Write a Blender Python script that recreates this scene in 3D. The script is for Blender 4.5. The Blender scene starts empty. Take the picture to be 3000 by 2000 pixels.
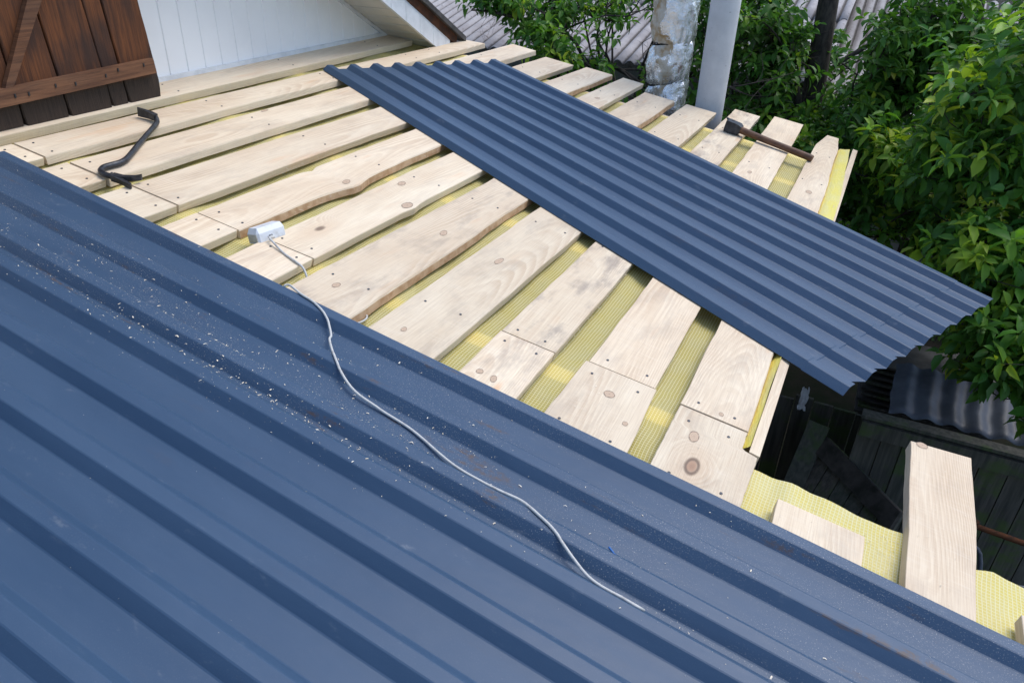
import bpy, math, random
import numpy as np
from mathutils import Vector, Matrix, noise as mnoise
random.seed(7); rng = np.random.default_rng(11)
scene = bpy.context.scene
COL = scene.collection

# ------------------------------------------------------------------ camera
CAM_Z = 3.7                                   # camera height above the yard
W = np.array([[0.8973860778, 0.2437676358, -0.3677982696],
              [0.4402998424, -0.4401364464, 0.7825700974],
              [0.0288838391, -0.8642090304, -0.5023031710]])
cam = bpy.data.cameras.new('camera'); camo = bpy.data.objects.new('camera', cam); COL.objects.link(camo)
cam.sensor_width = 36.0; cam.lens = 2180.2276 / 3000 * 36.0; cam.clip_start = 0.02; cam.clip_end = 300
m = Matrix.Identity(4)
for i in range(3):
    m[i][0] = W[i, 0]; m[i][1] = -W[i, 1]; m[i][2] = -W[i, 2]
m[2][3] = CAM_Z
camo.matrix_world = m
scene.camera = camo
# ------------------------------------------------------------------ sky, sun, exposure
SUN_EL, SUN_DIR = math.radians(60), Vector((0.62, 0.78, 0))      # direction towards the sun, on the ground
world = bpy.data.worlds.new('World'); scene.world = world; world.use_nodes = True
wt = world.node_tree; wt.nodes.clear()
sky = wt.nodes.new('ShaderNodeTexSky'); sky.sky_type = 'NISHITA'; sky.sun_disc = False
sky.sun_elevation = SUN_EL; sky.sun_rotation = math.atan2(SUN_DIR.x, SUN_DIR.y)
sky.air_density = 1.0; sky.dust_density = 1.2; sky.ozone_density = 1.0
bg = wt.nodes.new('ShaderNodeBackground'); bg.inputs[1].default_value = 0.15
wo = wt.nodes.new('ShaderNodeOutputWorld')
wt.links.new(sky.outputs[0], bg.inputs[0]); wt.links.new(bg.outputs[0], wo.inputs[0])
sl = bpy.data.lights.new('sun', 'SUN'); sl.energy = 1.5; sl.angle = math.radians(38); sl.color = (1.0, 0.965, 0.92)
so = bpy.data.objects.new('sun', sl); COL.objects.link(so)
sd = Vector((SUN_DIR.x * math.cos(SUN_EL), SUN_DIR.y * math.cos(SUN_EL), math.sin(SUN_EL)))
so.rotation_euler = sd.to_track_quat('Z', 'Y').to_euler(); so.location = (0, 0, 12)
vs_ = scene.view_settings
vs_.view_transform = 'Standard'; vs_.look = 'None'; vs_.gamma = 1.0; vs_.exposure = 0.72

# ------------------------------------------------------------------ helpers
PITCH = 0.1528557; H = 1.05
CP, SP = math.cos(PITCH), math.sin(PITCH)
VS = np.array([CP, 0, -SP]); NR = np.array([SP, 0, CP]); UY = np.array([0, 1.0, 0]); ORG = -NR * H + np.array([0, 0, CAM_Z])
def RP(s, t, o=0.0):
    """roof coordinates: s down the slope, t along the boards, o above the board tops"""
    return ORG + VS * s + UY * t + NR * o
def n3(x, y=0.0, z=0.0): return mnoise.noise((x, y, z))

class MB:
    def __init__(self): self.v = []; self.f = []; self.uv = []; self.mi = []; self.smooth = []
    def add(self, verts, faces, uvs=None, mi=0, smooth=False):
        b = len(self.v); self.v.extend([tuple(float(c) for c in q) for q in verts])
        for k, fc in enumerate(faces):
            self.f.append(tuple(b + i for i in fc)); self.mi.append(mi); self.smooth.append(smooth)
            self.uv.append([uvs[i] for i in fc] if uvs is not None else [(0, 0)] * len(fc))
    def box(self, c, size, rot=None, mi=0):
        x, y, z = [q / 2 for q in size]
        P = [(-x,-y,-z),(x,-y,-z),(x,y,-z),(-x,y,-z),(-x,-y,z),(x,-y,z),(x,y,z),(-x,y,z)]
        L = max(size); ax = list(size).index(L)
        uvs = []
        for q in P: uvs.append((q[ax], q[(ax + 1) % 3] + q[(ax + 2) % 3] * 1.3))
        if rot is not None: P = [rot @ Vector(q) for q in P]
        P = [(q[0] + c[0], q[1] + c[1], q[2] + c[2]) for q in P]
        self.add(P, [(0,3,2,1),(4,5,6,7),(0,1,5,4),(1,2,6,5),(2,3,7,6),(3,0,4,7)], uvs, mi)
    def hexa(self, P8, uvs=None, mi=0):
        """eight corners: four of one face, then the four of the opposite face"""
        self.add(P8, [(0,3,2,1),(4,5,6,7),(0,1,5,4),(1,2,6,5),(2,3,7,6),(3,0,4,7)], uvs, mi)
    def tube(self, pts, radii, sides=8, mi=0, cap=True, smooth=True):
        pts = [Vector(q) for q in pts]; n = len(pts)
        if not hasattr(radii, '__len__'): radii = [radii] * n
        vs = []; uvs = []; prev = None; L = 0.0
        for i, q in enumerate(pts):
            d = (pts[min(i+1, n-1)] - pts[max(i-1, 0)]).normalized()
            a = prev if prev is not None else Vector((0.13, 0.21, 0.97))
            if abs(a.dot(d)) > 0.95: a = Vector((1, 0.1, 0))
            a = (a - d * a.dot(d)).normalized(); b = d.cross(a); prev = a
            if i: L += (pts[i] - pts[i-1]).length
            for k in range(sides):
                th = 2 * math.pi * k / sides
                vs.append(q + (a * math.cos(th) + b * math.sin(th)) * radii[i]); uvs.append((L, k / sides * 2 * math.pi * radii[i]))
        fs = [(i*sides+k, i*sides+(k+1) % sides, (i+1)*sides+(k+1) % sides, (i+1)*sides+k) for i in range(n-1) for k in range(sides)]
        self.add(vs, fs, uvs, mi, smooth)
        if cap:
            self.add(vs[:sides], [tuple(range(sides))[::-1]], uvs[:sides], mi); self.add(vs[-sides:], [tuple(range(sides))], uvs[-sides:], mi)
    def mesh(self, name, mats):
        me = bpy.data.meshes.new(name); me.from_pydata(self.v, [], self.f)
        for mm in (mats if isinstance(mats, (list, tuple)) else [mats]): me.materials.append(mm)
        uvl = me.uv_layers.new(name='UVMap'); flat = [c for fu in self.uv for q in fu for c in q]
        uvl.data.foreach_set('uv', flat)
        me.polygons.foreach_set('material_index', self.mi); me.polygons.foreach_set('use_smooth', self.smooth)
        me.update(); return me
    def build(self, name, mats, parent=None, **kw): return link(name, self.mesh(name, mats), parent, **kw)

def link(name, data, parent=None, label=None, cat=None, group=None, kind=None, color=None, loc=None):
    o = bpy.data.objects.new(name, data); COL.objects.link(o)
    if parent is not None:
        o.parent = parent
        o.matrix_parent_inverse = Matrix.Translation(-parent_loc(parent))
    if loc is not None: o.location = loc
    if label: o['label'] = label
    if cat: o['category'] = cat
    if group: o['group'] = group
    if kind: o['kind'] = kind
    if color: o.color = color
    return o
def parent_loc(p): return p.location.copy() if p.type == 'EMPTY' else Vector((0, 0, 0))
def thing(name, label, cat, loc, group=None):
    return link(name, None, None, label, cat, group, loc=Vector([float(c) for c in loc]))

# ------------------------------------------------------------------ materials
class NT:
    def __init__(self, name, rough=0.6, spec=0.4):
        self.m = bpy.data.materials.new(name); self.m.use_nodes = True; self.t = self.m.node_tree
        self.t.nodes.clear(); self.out = self.t.nodes.new('ShaderNodeOutputMaterial')
        self.b = self.t.nodes.new('ShaderNodeBsdfPrincipled'); self.t.links.new(self.b.outputs[0], self.out.inputs[0])
        self.b.inputs['Roughness'].default_value = rough; self.b.inputs['Specular IOR Level'].default_value = spec
    def N(self, ty, **kw):
        nd = self.t.nodes.new('ShaderNode' + ty)
        for k, v in kw.items(): setattr(nd, k, v)
        return nd
    def set(self, sock, v):
        if isinstance(v, bpy.types.NodeSocket): self.t.links.new(v, sock)
        elif isinstance(v, (tuple, list)) and len(v) == 3 and sock.type == 'RGBA': sock.default_value = (*v, 1)
        else: sock.default_value = v
    def math(self, op, a, b=0.0, c=0.0, clamp=False):
        nd = self.N('Math', operation=op, use_clamp=clamp)
        for i, v in enumerate((a, b, c)): self.set(nd.inputs[i], v)
        return nd.outputs[0]
    def vmath(self, op, a, b=(0, 0, 0)):
        nd = self.N('VectorMath', operation=op); self.set(nd.inputs[0], a); self.set(nd.inputs[1], b); return nd.outputs[0]
    def noise(self, vec, scale=5, detail=3, rough=0.55, dist=0.0):
        nd = self.N('TexNoise'); self.set(nd.inputs['Vector'], vec)
        nd.inputs['Scale'].default_value = scale; nd.inputs['Detail'].default_value = detail
        nd.inputs['Roughness'].default_value = rough; nd.inputs['Distortion'].default_value = dist
        return nd.outputs[0]
    def mix(self, f, a, b, mode='MIX'):
        nd = self.N('Mix', data_type='RGBA', blend_type=mode); nd.clamp_factor = True
        self.set(nd.inputs[0], f); self.set(nd.inputs[6], a); self.set(nd.inputs[7], b); return nd.outputs[2]
    def ramp(self, f, lo, hi, a=0.0, b=1.0):
        nd = self.N('MapRange'); nd.clamp = True; nd.interpolation_type = 'SMOOTHSTEP'
        self.set(nd.inputs[0], f)
        for i, v in enumerate((lo, hi, a, b)): self.set(nd.inputs[i + 1], v)
        return nd.outputs[0]
    def uv(self): return self.N('TexCoord').outputs['UV']
    def obj(self): return self.N('TexCoord').outputs['Object']
    def rand(self): return self.N('ObjectInfo').outputs['Random']
    def ocol(self):
        s = self.N('SeparateColor'); self.t.links.new(self.N('ObjectInfo').outputs['Color'], s.inputs[0]); return s.outputs
    def sep(self, v):
        s = self.N('SeparateXYZ'); self.set(s.inputs[0], v); return s.outputs
    def comb(self, x, y, z=0.0):
        s = self.N('CombineXYZ')
        for i, v in enumerate((x, y, z)): self.set(s.inputs[i], v)
        return s.outputs[0]
    def base(self, c): self.set(self.b.inputs['Base Color'], c)
    def bump(self, h, strength=0.3, dist=0.002):
        nd = self.N('Bump'); nd.inputs['Strength'].default_value = strength; nd.inputs['Distance'].default_value = dist
        self.set(nd.inputs['Height'], h); self.t.links.new(nd.outputs[0], self.b.inputs['Normal'])

def mat_pine():
    """fresh sawn pine; uv = metres along / across the board; object colour r = dirt, g = redness"""
    k = NT('fresh_pine', 0.75, 0.25); uv = k.sep(k.uv()); r = k.rand(); oc = k.ocol()
    u = k.math('ADD', uv[0], k.math('MULTIPLY', r, 53.0)); v = uv[1]
    vv = k.math('ADD', v, k.math('MULTIPLY', k.math('SUBTRACT', k.math('FRACT', k.math('MULTIPLY', r, 91.7)), 0.5), 0.16))
    P = k.comb(u, v, k.math('MULTIPLY', r, 17.0))
    w1 = k.noise(k.vmath('MULTIPLY', P, (1.3, 5.0, 1)), 1.0, 2)
    w2 = k.noise(k.vmath('MULTIPLY', P, (7.0, 22.0, 1)), 1.0, 3)
    # knots
    vo = k.N('TexVoronoi', feature='F1'); k.set(vo.inputs['Vector'], k.vmath('MULTIPLY', P, (2.4, 4.6, 1))); vo.inputs['Scale'].default_value = 1.0
    pick = k.ramp(k.sep(vo.outputs['Color'])[0], 0.80, 0.83)
    kd = vo.outputs['Distance']
    knot = k.math('MULTIPLY', k.ramp(k.math('ADD', kd, k.math('MULTIPLY', k.math('SUBTRACT', w2, 0.5), 0.05)), 0.075, 0.055), pick)
    kring = k.math('MULTIPLY', k.math('SUBTRACT', k.ramp(kd, 0.095, 0.072), k.ramp(kd, 0.066, 0.05)), pick)
    halo = k.math('MULTIPLY', k.ramp(kd, 0.33, 0.05), pick)
    d = k.math('ADD', k.math('MULTIPLY', u, k.math('ADD', 0.02, k.math('MULTIPLY', k.math('FRACT', k.math('MULTIPLY', r, 7.9)), 0.13))), k.math('MULTIPLY', k.math('MULTIPLY', vv, vv), 9.0))
    d = k.math('ADD', d, k.math('MULTIPLY', w1, 0.085)); d = k.math('ADD', d, k.math('MULTIPLY', w2, 0.007))
    d = k.math('ADD', d, k.math('MULTIPLY', halo, 0.09))
    ring = k.math('FRACT', k.math('MULTIPLY', d, k.math('ADD', 50.0, k.math('MULTIPLY', k.math('FRACT', k.math('MULTIPLY', r, 13.3)), 50.0))))
    ring = k.math('MULTIPLY', k.ramp(ring, 0.0, 0.75), k.ramp(ring, 1.0, 0.86))
    fib = k.noise(k.vmath('MULTIPLY', P, (9.0, 420.0, 1)), 1.0, 3, 0.6)
    saw = k.noise(k.vmath('MULTIPLY', P, (230.0, 12.0, 1)), 1.0, 2, 0.6)
    tone = k.noise(k.vmath('MULTIPLY', P, (1.7, 7.0, 1)), 1.0, 3)
    c = k.mix(k.ramp(tone, 0.3, 0.72), (0.76, 0.66, 0.50), (0.68, 0.56, 0.405))
    c = k.mix(k.math('MULTIPLY', ring, k.math('MULTIPLY', k.ramp(k.noise(k.vmath('MULTIPLY', P, (2.2, 9.0, 2)), 1.0, 2), 0.34, 0.70), 0.55)), c, (0.52, 0.375, 0.245))
    c = k.mix(k.math('MULTIPLY', k.ramp(fib, 0.35, 0.75), 0.45), c, (0.45, 0.34, 0.235))
    c = k.mix(k.math('MULTIPLY', k.ramp(saw, 0.45, 0.8), 0.26), c, (0.74, 0.67, 0.56))
    c = k.mix(k.math('MULTIPLY', k.ramp(k.noise(k.vmath('MULTIPLY', P, (3.0, 14.0, 3)), 1.0, 2), 0.62, 0.75), k.math('ADD', 0.15, k.math('MULTIPLY', oc[1], 0.5))), c, (0.66, 0.36, 0.17))
    dirt = k.noise(k.vmath('MULTIPLY', P, (6.0, 13.0, 5)), 1.0, 5, 0.66)
    dm = k.math('MULTIPLY', k.ramp(dirt, 0.46, 0.70), k.math('ADD', 0.12, k.math('MULTIPLY', oc[0], 1.2)))
    c = k.mix(k.math('MULTIPLY', dm, 0.62), c, (0.34, 0.285, 0.235))
    c = k.mix(k.math('MULTIPLY', k.ramp(dirt, 0.30, 0.20), k.math('MULTIPLY', oc[0], 0.6)), c, (0.42, 0.26, 0.15))
    c = k.mix(k.math('MULTIPLY', halo, 0.25), c, (0.50, 0.30, 0.17))
    c = k.mix(k.math('MULTIPLY', knot, 0.9), c, k.mix(k.ramp(kd, 0.0, 0.06), (0.22, 0.13, 0.085), (0.43, 0.27, 0.18)))
    c = k.mix(k.math('MULTIPLY', kring, 0.75), c, (0.10, 0.06, 0.045))
    c = k.mix(k.math('MULTIPLY', k.math('FRACT', k.math('MULTIPLY', r, 29.3)), 0.5), c, k.mix(1.0, c, (0.98, 0.94, 0.93), 'MULTIPLY'))
    tv = k.math('ADD', 0.93, k.math('MULTIPLY', k.math('FRACT', k.math('MULTIPLY', r, 61.7)), 0.17)); c = k.mix(1.0, c, k.comb(tv, tv, tv), 'MULTIPLY')
    k.base(c)
    k.bump(k.math('ADD', k.math('MULTIPLY', fib, 0.6), k.math('MULTIPLY', saw, 0.5)), 0.35, 0.0012)
    return k.m
def mat_plain(name, c1, c2, scale=8, rough=0.7, spec=0.3, metal=0.0, bump=0.0, detail=4, lo=0.35, hi=0.68, streak=None):
    k = NT(name, rough, spec); co = k.obj()
    if streak: co = k.vmath('MULTIPLY', co, streak)
    f = k.noise(co, scale, detail, 0.6)
    k.base(k.mix(k.ramp(f, lo, hi), c1, c2)); k.b.inputs['Metallic'].default_value = metal
    if bump: k.bump(k.noise(co, scale * 4, 4, 0.65), bump, 0.004)
    return k.m
def mat_sheet():
    """slate blue coated steel: dusty, with brown leaf-litter stains; uv = metres down / across the sheet, object colour r = grime"""
    k = NT('slate_blue_coated_steel', 0.42, 0.44); uv = k.uv(); oc = k.ocol()
    fine = k.noise(uv, 900, 2, 0.7); big = k.noise(k.vmath('MULTIPLY', uv, (1.2, 5.0, 1)), 1.6, 4)
    c = k.mix(k.ramp(big, 0.3, 0.72), (0.025, 0.058, 0.113), (0.032, 0.069, 0.129))
    c = k.mix(k.math('MULTIPLY', k.ramp(fine, 0.42, 0.75), 0.35), c, (0.062, 0.105, 0.175))
    dust = k.noise(uv, 330, 3, 0.75); area = k.noise(k.vmath('MULTIPLY', uv, (2.0, 6.0, 1)), 1.3, 4, 0.6)
    dm = k.math('MULTIPLY', k.math('MULTIPLY', k.ramp(dust, 0.59, 0.67), k.ramp(area, 0.36, 0.58)), oc[0])
    c = k.mix(k.math('MULTIPLY', dm, 0.75), c, (0.42, 0.41, 0.40))
    st = k.noise(k.vmath('MULTIPLY', uv, (2.6, 15.0, 1)), 1.4, 5, 0.62)
    sm = k.math('MULTIPLY', k.ramp(st, 0.60, 0.68), k.math('MULTIPLY', oc[0], k.ramp(k.noise(uv, 60, 3, 0.7), 0.35, 0.6)))
    c = k.mix(k.math('MULTIPLY', sm, 0.8), c, (0.085, 0.055, 0.04))
    film = k.ramp(k.noise(k.vmath('MULTIPLY', uv, (5.0, 9.0, 1)), 2.2, 5, 0.7), 0.60, 0.78)
    c = k.mix(k.math('MULTIPLY', film, 0.26), c, (0.34, 0.36, 0.38))
    k.base(c)
    k.set(k.b.inputs['Roughness'], k.math('ADD', 0.42, k.math('MULTIPLY', k.ramp(big, 0.2, 0.8), 0.10)))
    k.bump(k.math('ADD', k.math('MULTIPLY', fine, 0.05), k.noise(k.vmath('MULTIPLY', uv, (3.0, 7.0, 1)), 1.5, 3, 0.6)), 0.22, 0.012)
    return k.m
def mat_membrane():
    """yellow woven scaffold film: threads on a slightly see-through sheet; uv in metres"""
    k = NT('yellow_reinforced_film', 0.45, 0.4); uv = k.sep(k.uv())
    wob = k.noise(k.uv(), 9, 2); wob = k.math('MULTIPLY', k.math('SUBTRACT', wob, 0.5), 0.009)
    def line(c, per, w):
        f = k.math('FRACT', k.math('DIVIDE', k.math('ADD', c, wob), per))
        return k.ramp(k.math('ABSOLUTE', k.math('SUBTRACT', f, 0.5)), w, w * 0.4)
    th = k.math('MAXIMUM', line(uv[0], 0.0082, 0.15), k.math('MULTIPLY', line(uv[1], 0.0082, 0.14), 0.85))
    n = k.noise(k.uv(), 14, 4, 0.6)
    c = k.mix(k.ramp(n, 0.3, 0.7), (0.90, 0.745, 0.17), (0.90, 0.775, 0.28))
    c = k.mix(k.math('MULTIPLY', th, 0.8), c, (0.95, 0.92, 0.60)); k.base(c)
    k.bump(k.math('ADD', th, k.math('MULTIPLY', n, 2.0)), 0.5, 0.001)
    tr = k.N('BsdfTransparent'); tr.inputs[0].default_value = (0.95, 0.93, 0.55, 1)
    tl = k.N('BsdfTranslucent'); k.set(tl.inputs[0], c)
    m1 = k.N('MixShader'); m1.inputs[0].default_value = 0.25; k.t.links.new(k.b.outputs[0], m1.inputs[1]); k.t.links.new(tl.outputs[0], m1.inputs[2])
    m2 = k.N('MixShader'); k.set(m2.inputs[0], k.math('MULTIPLY', k.math('SUBTRACT', 1.0, k.math('MULTIPLY', th, 0.6)), k.ocol()[0]))
    k.t.links.new(m1.outputs[0], m2.inputs[1]); k.t.links.new(tr.outputs[0], m2.inputs[2]); k.t.links.new(m2.outputs[0], k.out.inputs[0])
    return k.m
def mat_oldwood():
    k = NT('weathered_brown_boards', 0.72, 0.3); uv = k.sep(k.uv()); r = k.rand(); oc = k.ocol()
    P = k.comb(k.math('ADD', uv[0], k.math('MULTIPLY', r, 31.0)), uv[1], r)
    g1 = k.noise(k.vmath('MULTIPLY', P, (4, 75, 1)), 1.0, 5, 0.68); g2 = k.noise(k.vmath('MULTIPLY', P, (12, 420, 1)), 1.0, 3, 0.6)
    pat = k.noise(k.vmath('MULTIPLY', P, (4, 10, 1)), 1.0, 3)
    c = k.mix(k.ramp(g1, 0.3, 0.7), (0.175, 0.060, 0.020), (0.060, 0.024, 0.012))
    c = k.mix(k.math('MULTIPLY', k.ramp(g2, 0.4, 0.75), 0.5), c, (0.035, 0.018, 0.012))
    c = k.mix(k.math('MULTIPLY', k.ramp(pat, 0.42, 0.66), 0.8), c, (0.035, 0.020, 0.016))
    c = k.mix(k.math('MULTIPLY', k.ramp(k.math('ADD', uv[0], k.math('MULTIPLY', k.math('SUBTRACT', g1, 0.5), 0.03)), 0.10, 0.075), oc[0]), c, k.mix(k.ramp(g2, 0.35, 0.7), (0.050, 0.033, 0.024), (0.026, 0.018, 0.014)))
    c = k.mix(k.math('MULTIPLY', oc[1], 0.7), c, k.mix(k.ramp(g1, 0.3, 0.7), (0.23, 0.115, 0.062), (0.11, 0.05, 0.028)))
    k.base(c); k.bump(k.math('ADD', g1, g2), 0.5, 0.002); return k.m
def mat_leaf():
    k = NT('apple_leaf', 0.45, 0.28)
    at = k.N('Attribute'); at.attribute_name = 'tint'
    c = at.outputs['Color']
    geo = k.N('NewGeometry'); c2 = k.mix(k.math('MULTIPLY', geo.outputs['Backfacing'], 0.35), c, (0.20, 0.30, 0.15))
    k.base(c2)
    tl = k.N('BsdfTranslucent'); k.set(tl.inputs[0], k.mix(1.0, c, (1.5, 1.55, 0.55), 'MULTIPLY'))
    ms = k.N('MixShader'); ms.inputs[0].default_value = 0.32
    k.t.links.new(k.b.outputs[0], ms.inputs[1]); k.t.links.new(tl.outputs[0], ms.inputs[2]); k.t.links.new(ms.outputs[0], k.out.inputs[0])
    return k.m
def mat_foil():
    k = NT('torn_foil_and_wool', 0.35, 0.5); co = k.obj()
    a = k.noise(k.vmath('MULTIPLY', co, (1, 1, 0.7)), 5.5, 5, 0.62, 0.6)
    side = k.sep(co)
    f = k.math('ADD', a, k.math('MULTIPLY', k.math('ADD', k.math('MULTIPLY', k.math('ADD', side[0], 1.185), -0.75), k.math('MULTIPLY', k.math('ADD', side[1], -4.60), -0.55)), 1.5))
    wool = k.ramp(f, 0.63, 0.66)
    wc = k.mix(k.ramp(k.noise(co, 16, 5, 0.65), 0.35, 0.7), (0.60, 0.57, 0.50), (0.36, 0.23, 0.10))
    wc = k.mix(k.ramp(k.noise(co, 9, 4, 0.6), 0.66, 0.74), wc, (0.12, 0.08, 0.05))
    fc = k.mix(k.ramp(k.noise(co, 30, 4), 0.4, 0.7), (0.90, 0.91, 0.93), (0.72, 0.74, 0.77))
    fc = k.mix(k.ramp(k.noise(co, 7, 5, 0.7), 0.60, 0.66), fc, (0.38, 0.31, 0.27))
    fc = k.mix(k.ramp(k.noise(k.vmath('MULTIPLY', co, (1, 1, 0.4)), 13, 4, 0.7), 0.67, 0.70), fc, (0.07, 0.055, 0.045))
    k.base(k.mix(wool, fc, wc))
    k.set(k.b.inputs['Metallic'], k.math('MULTIPLY', k.math('SUBTRACT', 1.0, wool), 0.8))
    k.set(k.b.inputs['Roughness'], k.math('ADD', 0.24, k.math('MULTIPLY', wool, 0.65)))
    k.bump(k.math('ADD', k.noise(co, 26, 5, 0.7), k.math('MULTIPLY', k.noise(k.vmath('MULTIPLY', co, (1, 1, 0.35)), 60, 3, 0.7), 0.5)), 0.9, 0.012); return k.m
def mat_concrete_pipe():
    k = NT('asbestos_cement', 0.85, 0.2); co = k.obj()
    c = k.mix(k.ramp(k.noise(co, 6, 5, 0.65), 0.3, 0.7), (0.50, 0.51, 0.53), (0.60, 0.61, 0.63))
    c = k.mix(k.ramp(k.noise(co, 70, 3, 0.7), 0.66, 0.74), c, (0.22, 0.22, 0.22))
    c = k.mix(k.ramp(k.noise(k.vmath('MULTIPLY', co, (8, 8, 1.5)), 1.5, 4, 0.7), 0.66, 0.72), c, (0.31, 0.31, 0.32))
    k.base(c); k.bump(k.noise(co, 120, 4, 0.7), 0.3, 0.002); return k.m
def mat_slate():
    k = NT('asbestos_roof_sheet', 0.9, 0.15); co = k.obj()
    a = k.noise(co, 2.2, 6, 0.68); b = k.noise(co, 18, 5, 0.7)
    c = k.mix(k.ramp(a, 0.3, 0.7), (0.42, 0.40, 0.395), (0.28, 0.26, 0.26))
    c = k.mix(k.ramp(b, 0.60, 0.70), c, (0.14, 0.12, 0.11)); c = k.mix(k.ramp(b, 0.36, 0.28), c, (0.52, 0.50, 0.49))
    vl = k.math('ABSOLUTE', k.math('SINE', k.math('MULTIPLY', k.sep(co)[0], math.pi / 0.118)))   # darker bands along the troughs, edges broken by noise
    c = k.mix(k.math('MULTIPLY', k.ramp(k.math('ADD', vl, k.math('MULTIPLY', k.math('SUBTRACT', b, 0.5), 0.5)), 0.55, 0.15), 0.85), c, (0.055, 0.05, 0.045))
    k.base(c); k.bump(b, 0.4, 0.01); return k.m
def mat_fence():
    k = NT('mossy_old_planks', 0.85, 0.15); co = k.obj(); r = k.rand()
    g = k.noise(k.vmath('MULTIPLY', co, (45, 45, 3)), 1.0, 4, 0.6); ms = k.noise(k.vmath('ADD', co, k.comb(r, r, r)), 4.5, 5, 0.65)
    c = k.mix(k.ramp(g, 0.3, 0.7), (0.125, 0.112, 0.098), (0.060, 0.056, 0.050))
    c = k.mix(k.math('MULTIPLY', k.ramp(ms, 0.48, 0.66), 0.8), c, (0.080, 0.120, 0.035))
    c = k.mix(k.math('MULTIPLY', k.rand(), 0.35), c, (0.06, 0.09, 0.07))
    k.base(c); k.bump(g, 0.4, 0.003); return k.m
M = dict(pine=mat_pine(), sheet=mat_sheet(), film=mat_membrane(), old=mat_oldwood(), leaf=mat_leaf(), foil=mat_foil(), pipe=mat_concrete_pipe(), slate=mat_slate(), fence=mat_fence())
M['filmfold'] = mat_plain('bright_yellow_film', (0.78, 0.67, 0.13), (0.74, 0.66, 0.24), 14, 0.4, 0.45, bump=0.8, streak=(2.5, 0.5, 2.5))
M['white'] = mat_plain('white_plastic_cladding', (0.86, 0.865, 0.87), (0.82, 0.825, 0.83), 3, 0.38, 0.45)
M['cream'] = mat_plain('cream_soffit', (0.66, 0.63, 0.57), (0.60, 0.57, 0.51), 5, 0.5, 0.4)
M['whitemetal'] = mat_plain('white_trim_scuffed', (0.72, 0.74, 0.76), (0.60, 0.62, 0.64), 14, 0.4, 0.45)
M['rust'] = mat_plain('rusty_steel', (0.10, 0.036, 0.015), (0.035, 0.018, 0.012), 16, 0.85, 0.2, bump=0.4)
M['darkmetal'] = mat_plain('dark_weathered_metal', (0.045, 0.042, 0.042), (0.085, 0.08, 0.078), 12, 0.6, 0.4)
M['iron'] = mat_plain('worn_forged_steel', (0.018, 0.020, 0.026), (0.050, 0.055, 0.065), 40, 0.38, 0.5, 0.35, bump=0.25)
M['handle'] = mat_plain('worn_tool_handle', (0.15, 0.072, 0.038), (0.075, 0.038, 0.024), 22, 0.55, 0.35, streak=(0.6, 1.6, 1.6))
M['nail'] = mat_plain('nail_head', (0.035, 0.04, 0.05), (0.12, 0.13, 0.15), 90, 0.5, 0.5, 0.5)
M['plastic'] = mat_plain('grubby_white_plastic', (0.62, 0.65, 0.69), (0.44, 0.45, 0.45), 28, 0.4, 0.45, lo=0.45, hi=0.8)
M['socket'] = mat_plain('grubby_plastic_end', (0.50, 0.48, 0.42), (0.36, 0.34, 0.29), 40, 0.5, 0.4)
M['cable'] = mat_plain('grey_white_cable', (0.50, 0.50, 0.48), (0.33, 0.315, 0.30), 50, 0.5, 0.4, lo=0.5, hi=0.75)
M['black'] = mat_plain('black_rubber', (0.02, 0.02, 0.022), (0.035, 0.035, 0.035), 20, 0.6, 0.4)
M['blue'] = mat_plain('blue_plastic', (0.02, 0.16, 0.45), (0.02, 0.12, 0.38), 20, 0.4, 0.5)
M['chip'] = mat_plain('pine_shavings', (0.84, 0.78, 0.66), (0.70, 0.60, 0.45), 60, 0.8, 0.2)
M['bark'] = mat_plain('apple_bark', (0.075, 0.064, 0.055), (0.032, 0.028, 0.026), 30, 0.9, 0.15, bump=0.6, streak=(1, 1, 0.4))
M['waney'] = mat_plain('bark_edge', (0.54, 0.37, 0.23), (0.40, 0.24, 0.13), 30, 0.85, 0.2)
M['soil'] = mat_plain('damp_soil_and_litter', (0.030, 0.026, 0.020), (0.016, 0.022, 0.011), 3.5, 0.95, 0.1, bump=0.6)
M['apple'] = mat_plain('unripe_apple', (0.14, 0.25, 0.05), (0.18, 0.28, 0.07), 30, 0.4, 0.45)
M['corr'] = mat_plain('dull_grey_corrugated', (0.085, 0.10, 0.13), (0.045, 0.05, 0.065), 6, 0.45, 0.45, lo=0.3, hi=0.7)
M['rag'] = mat_plain('white_rag', (0.6, 0.6, 0.62), (0.45, 0.45, 0.47), 12, 0.8, 0.2)
M['brick'] = mat_plain('pale_silicate_brick', (0.55, 0.54, 0.52), (0.42, 0.41, 0.40), 9, 0.85, 0.2)
M['mortar'] = mat_plain('mortar', (0.25, 0.24, 0.23), (0.2, 0.19, 0.18), 9, 0.9, 0.1)
M['greyplank'] = mat_plain('weathered_grey_plank', (0.075, 0.065, 0.06), (0.03, 0.03, 0.025), 9, 0.9, 0.1)

# ------------------------------------------------------------------ ground
gb = MB(); NG = 40
for i in range(NG + 1):
    for j in range(NG + 1):
        x = -60 + 120 * i / NG; y = -50 + 120 * j / NG
        gb.v.append((x, y, 0.0))
for i in range(NG):
    for j in range(NG):
        a = i * (NG + 1) + j; gb.f.append((a, a + NG + 1, a + NG + 2, a + 1)); gb.mi.append(0); gb.smooth.append(False); gb.uv.append([(0, 0)] * 4)
gb.build('ground', M['soil'], kind='structure')

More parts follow.
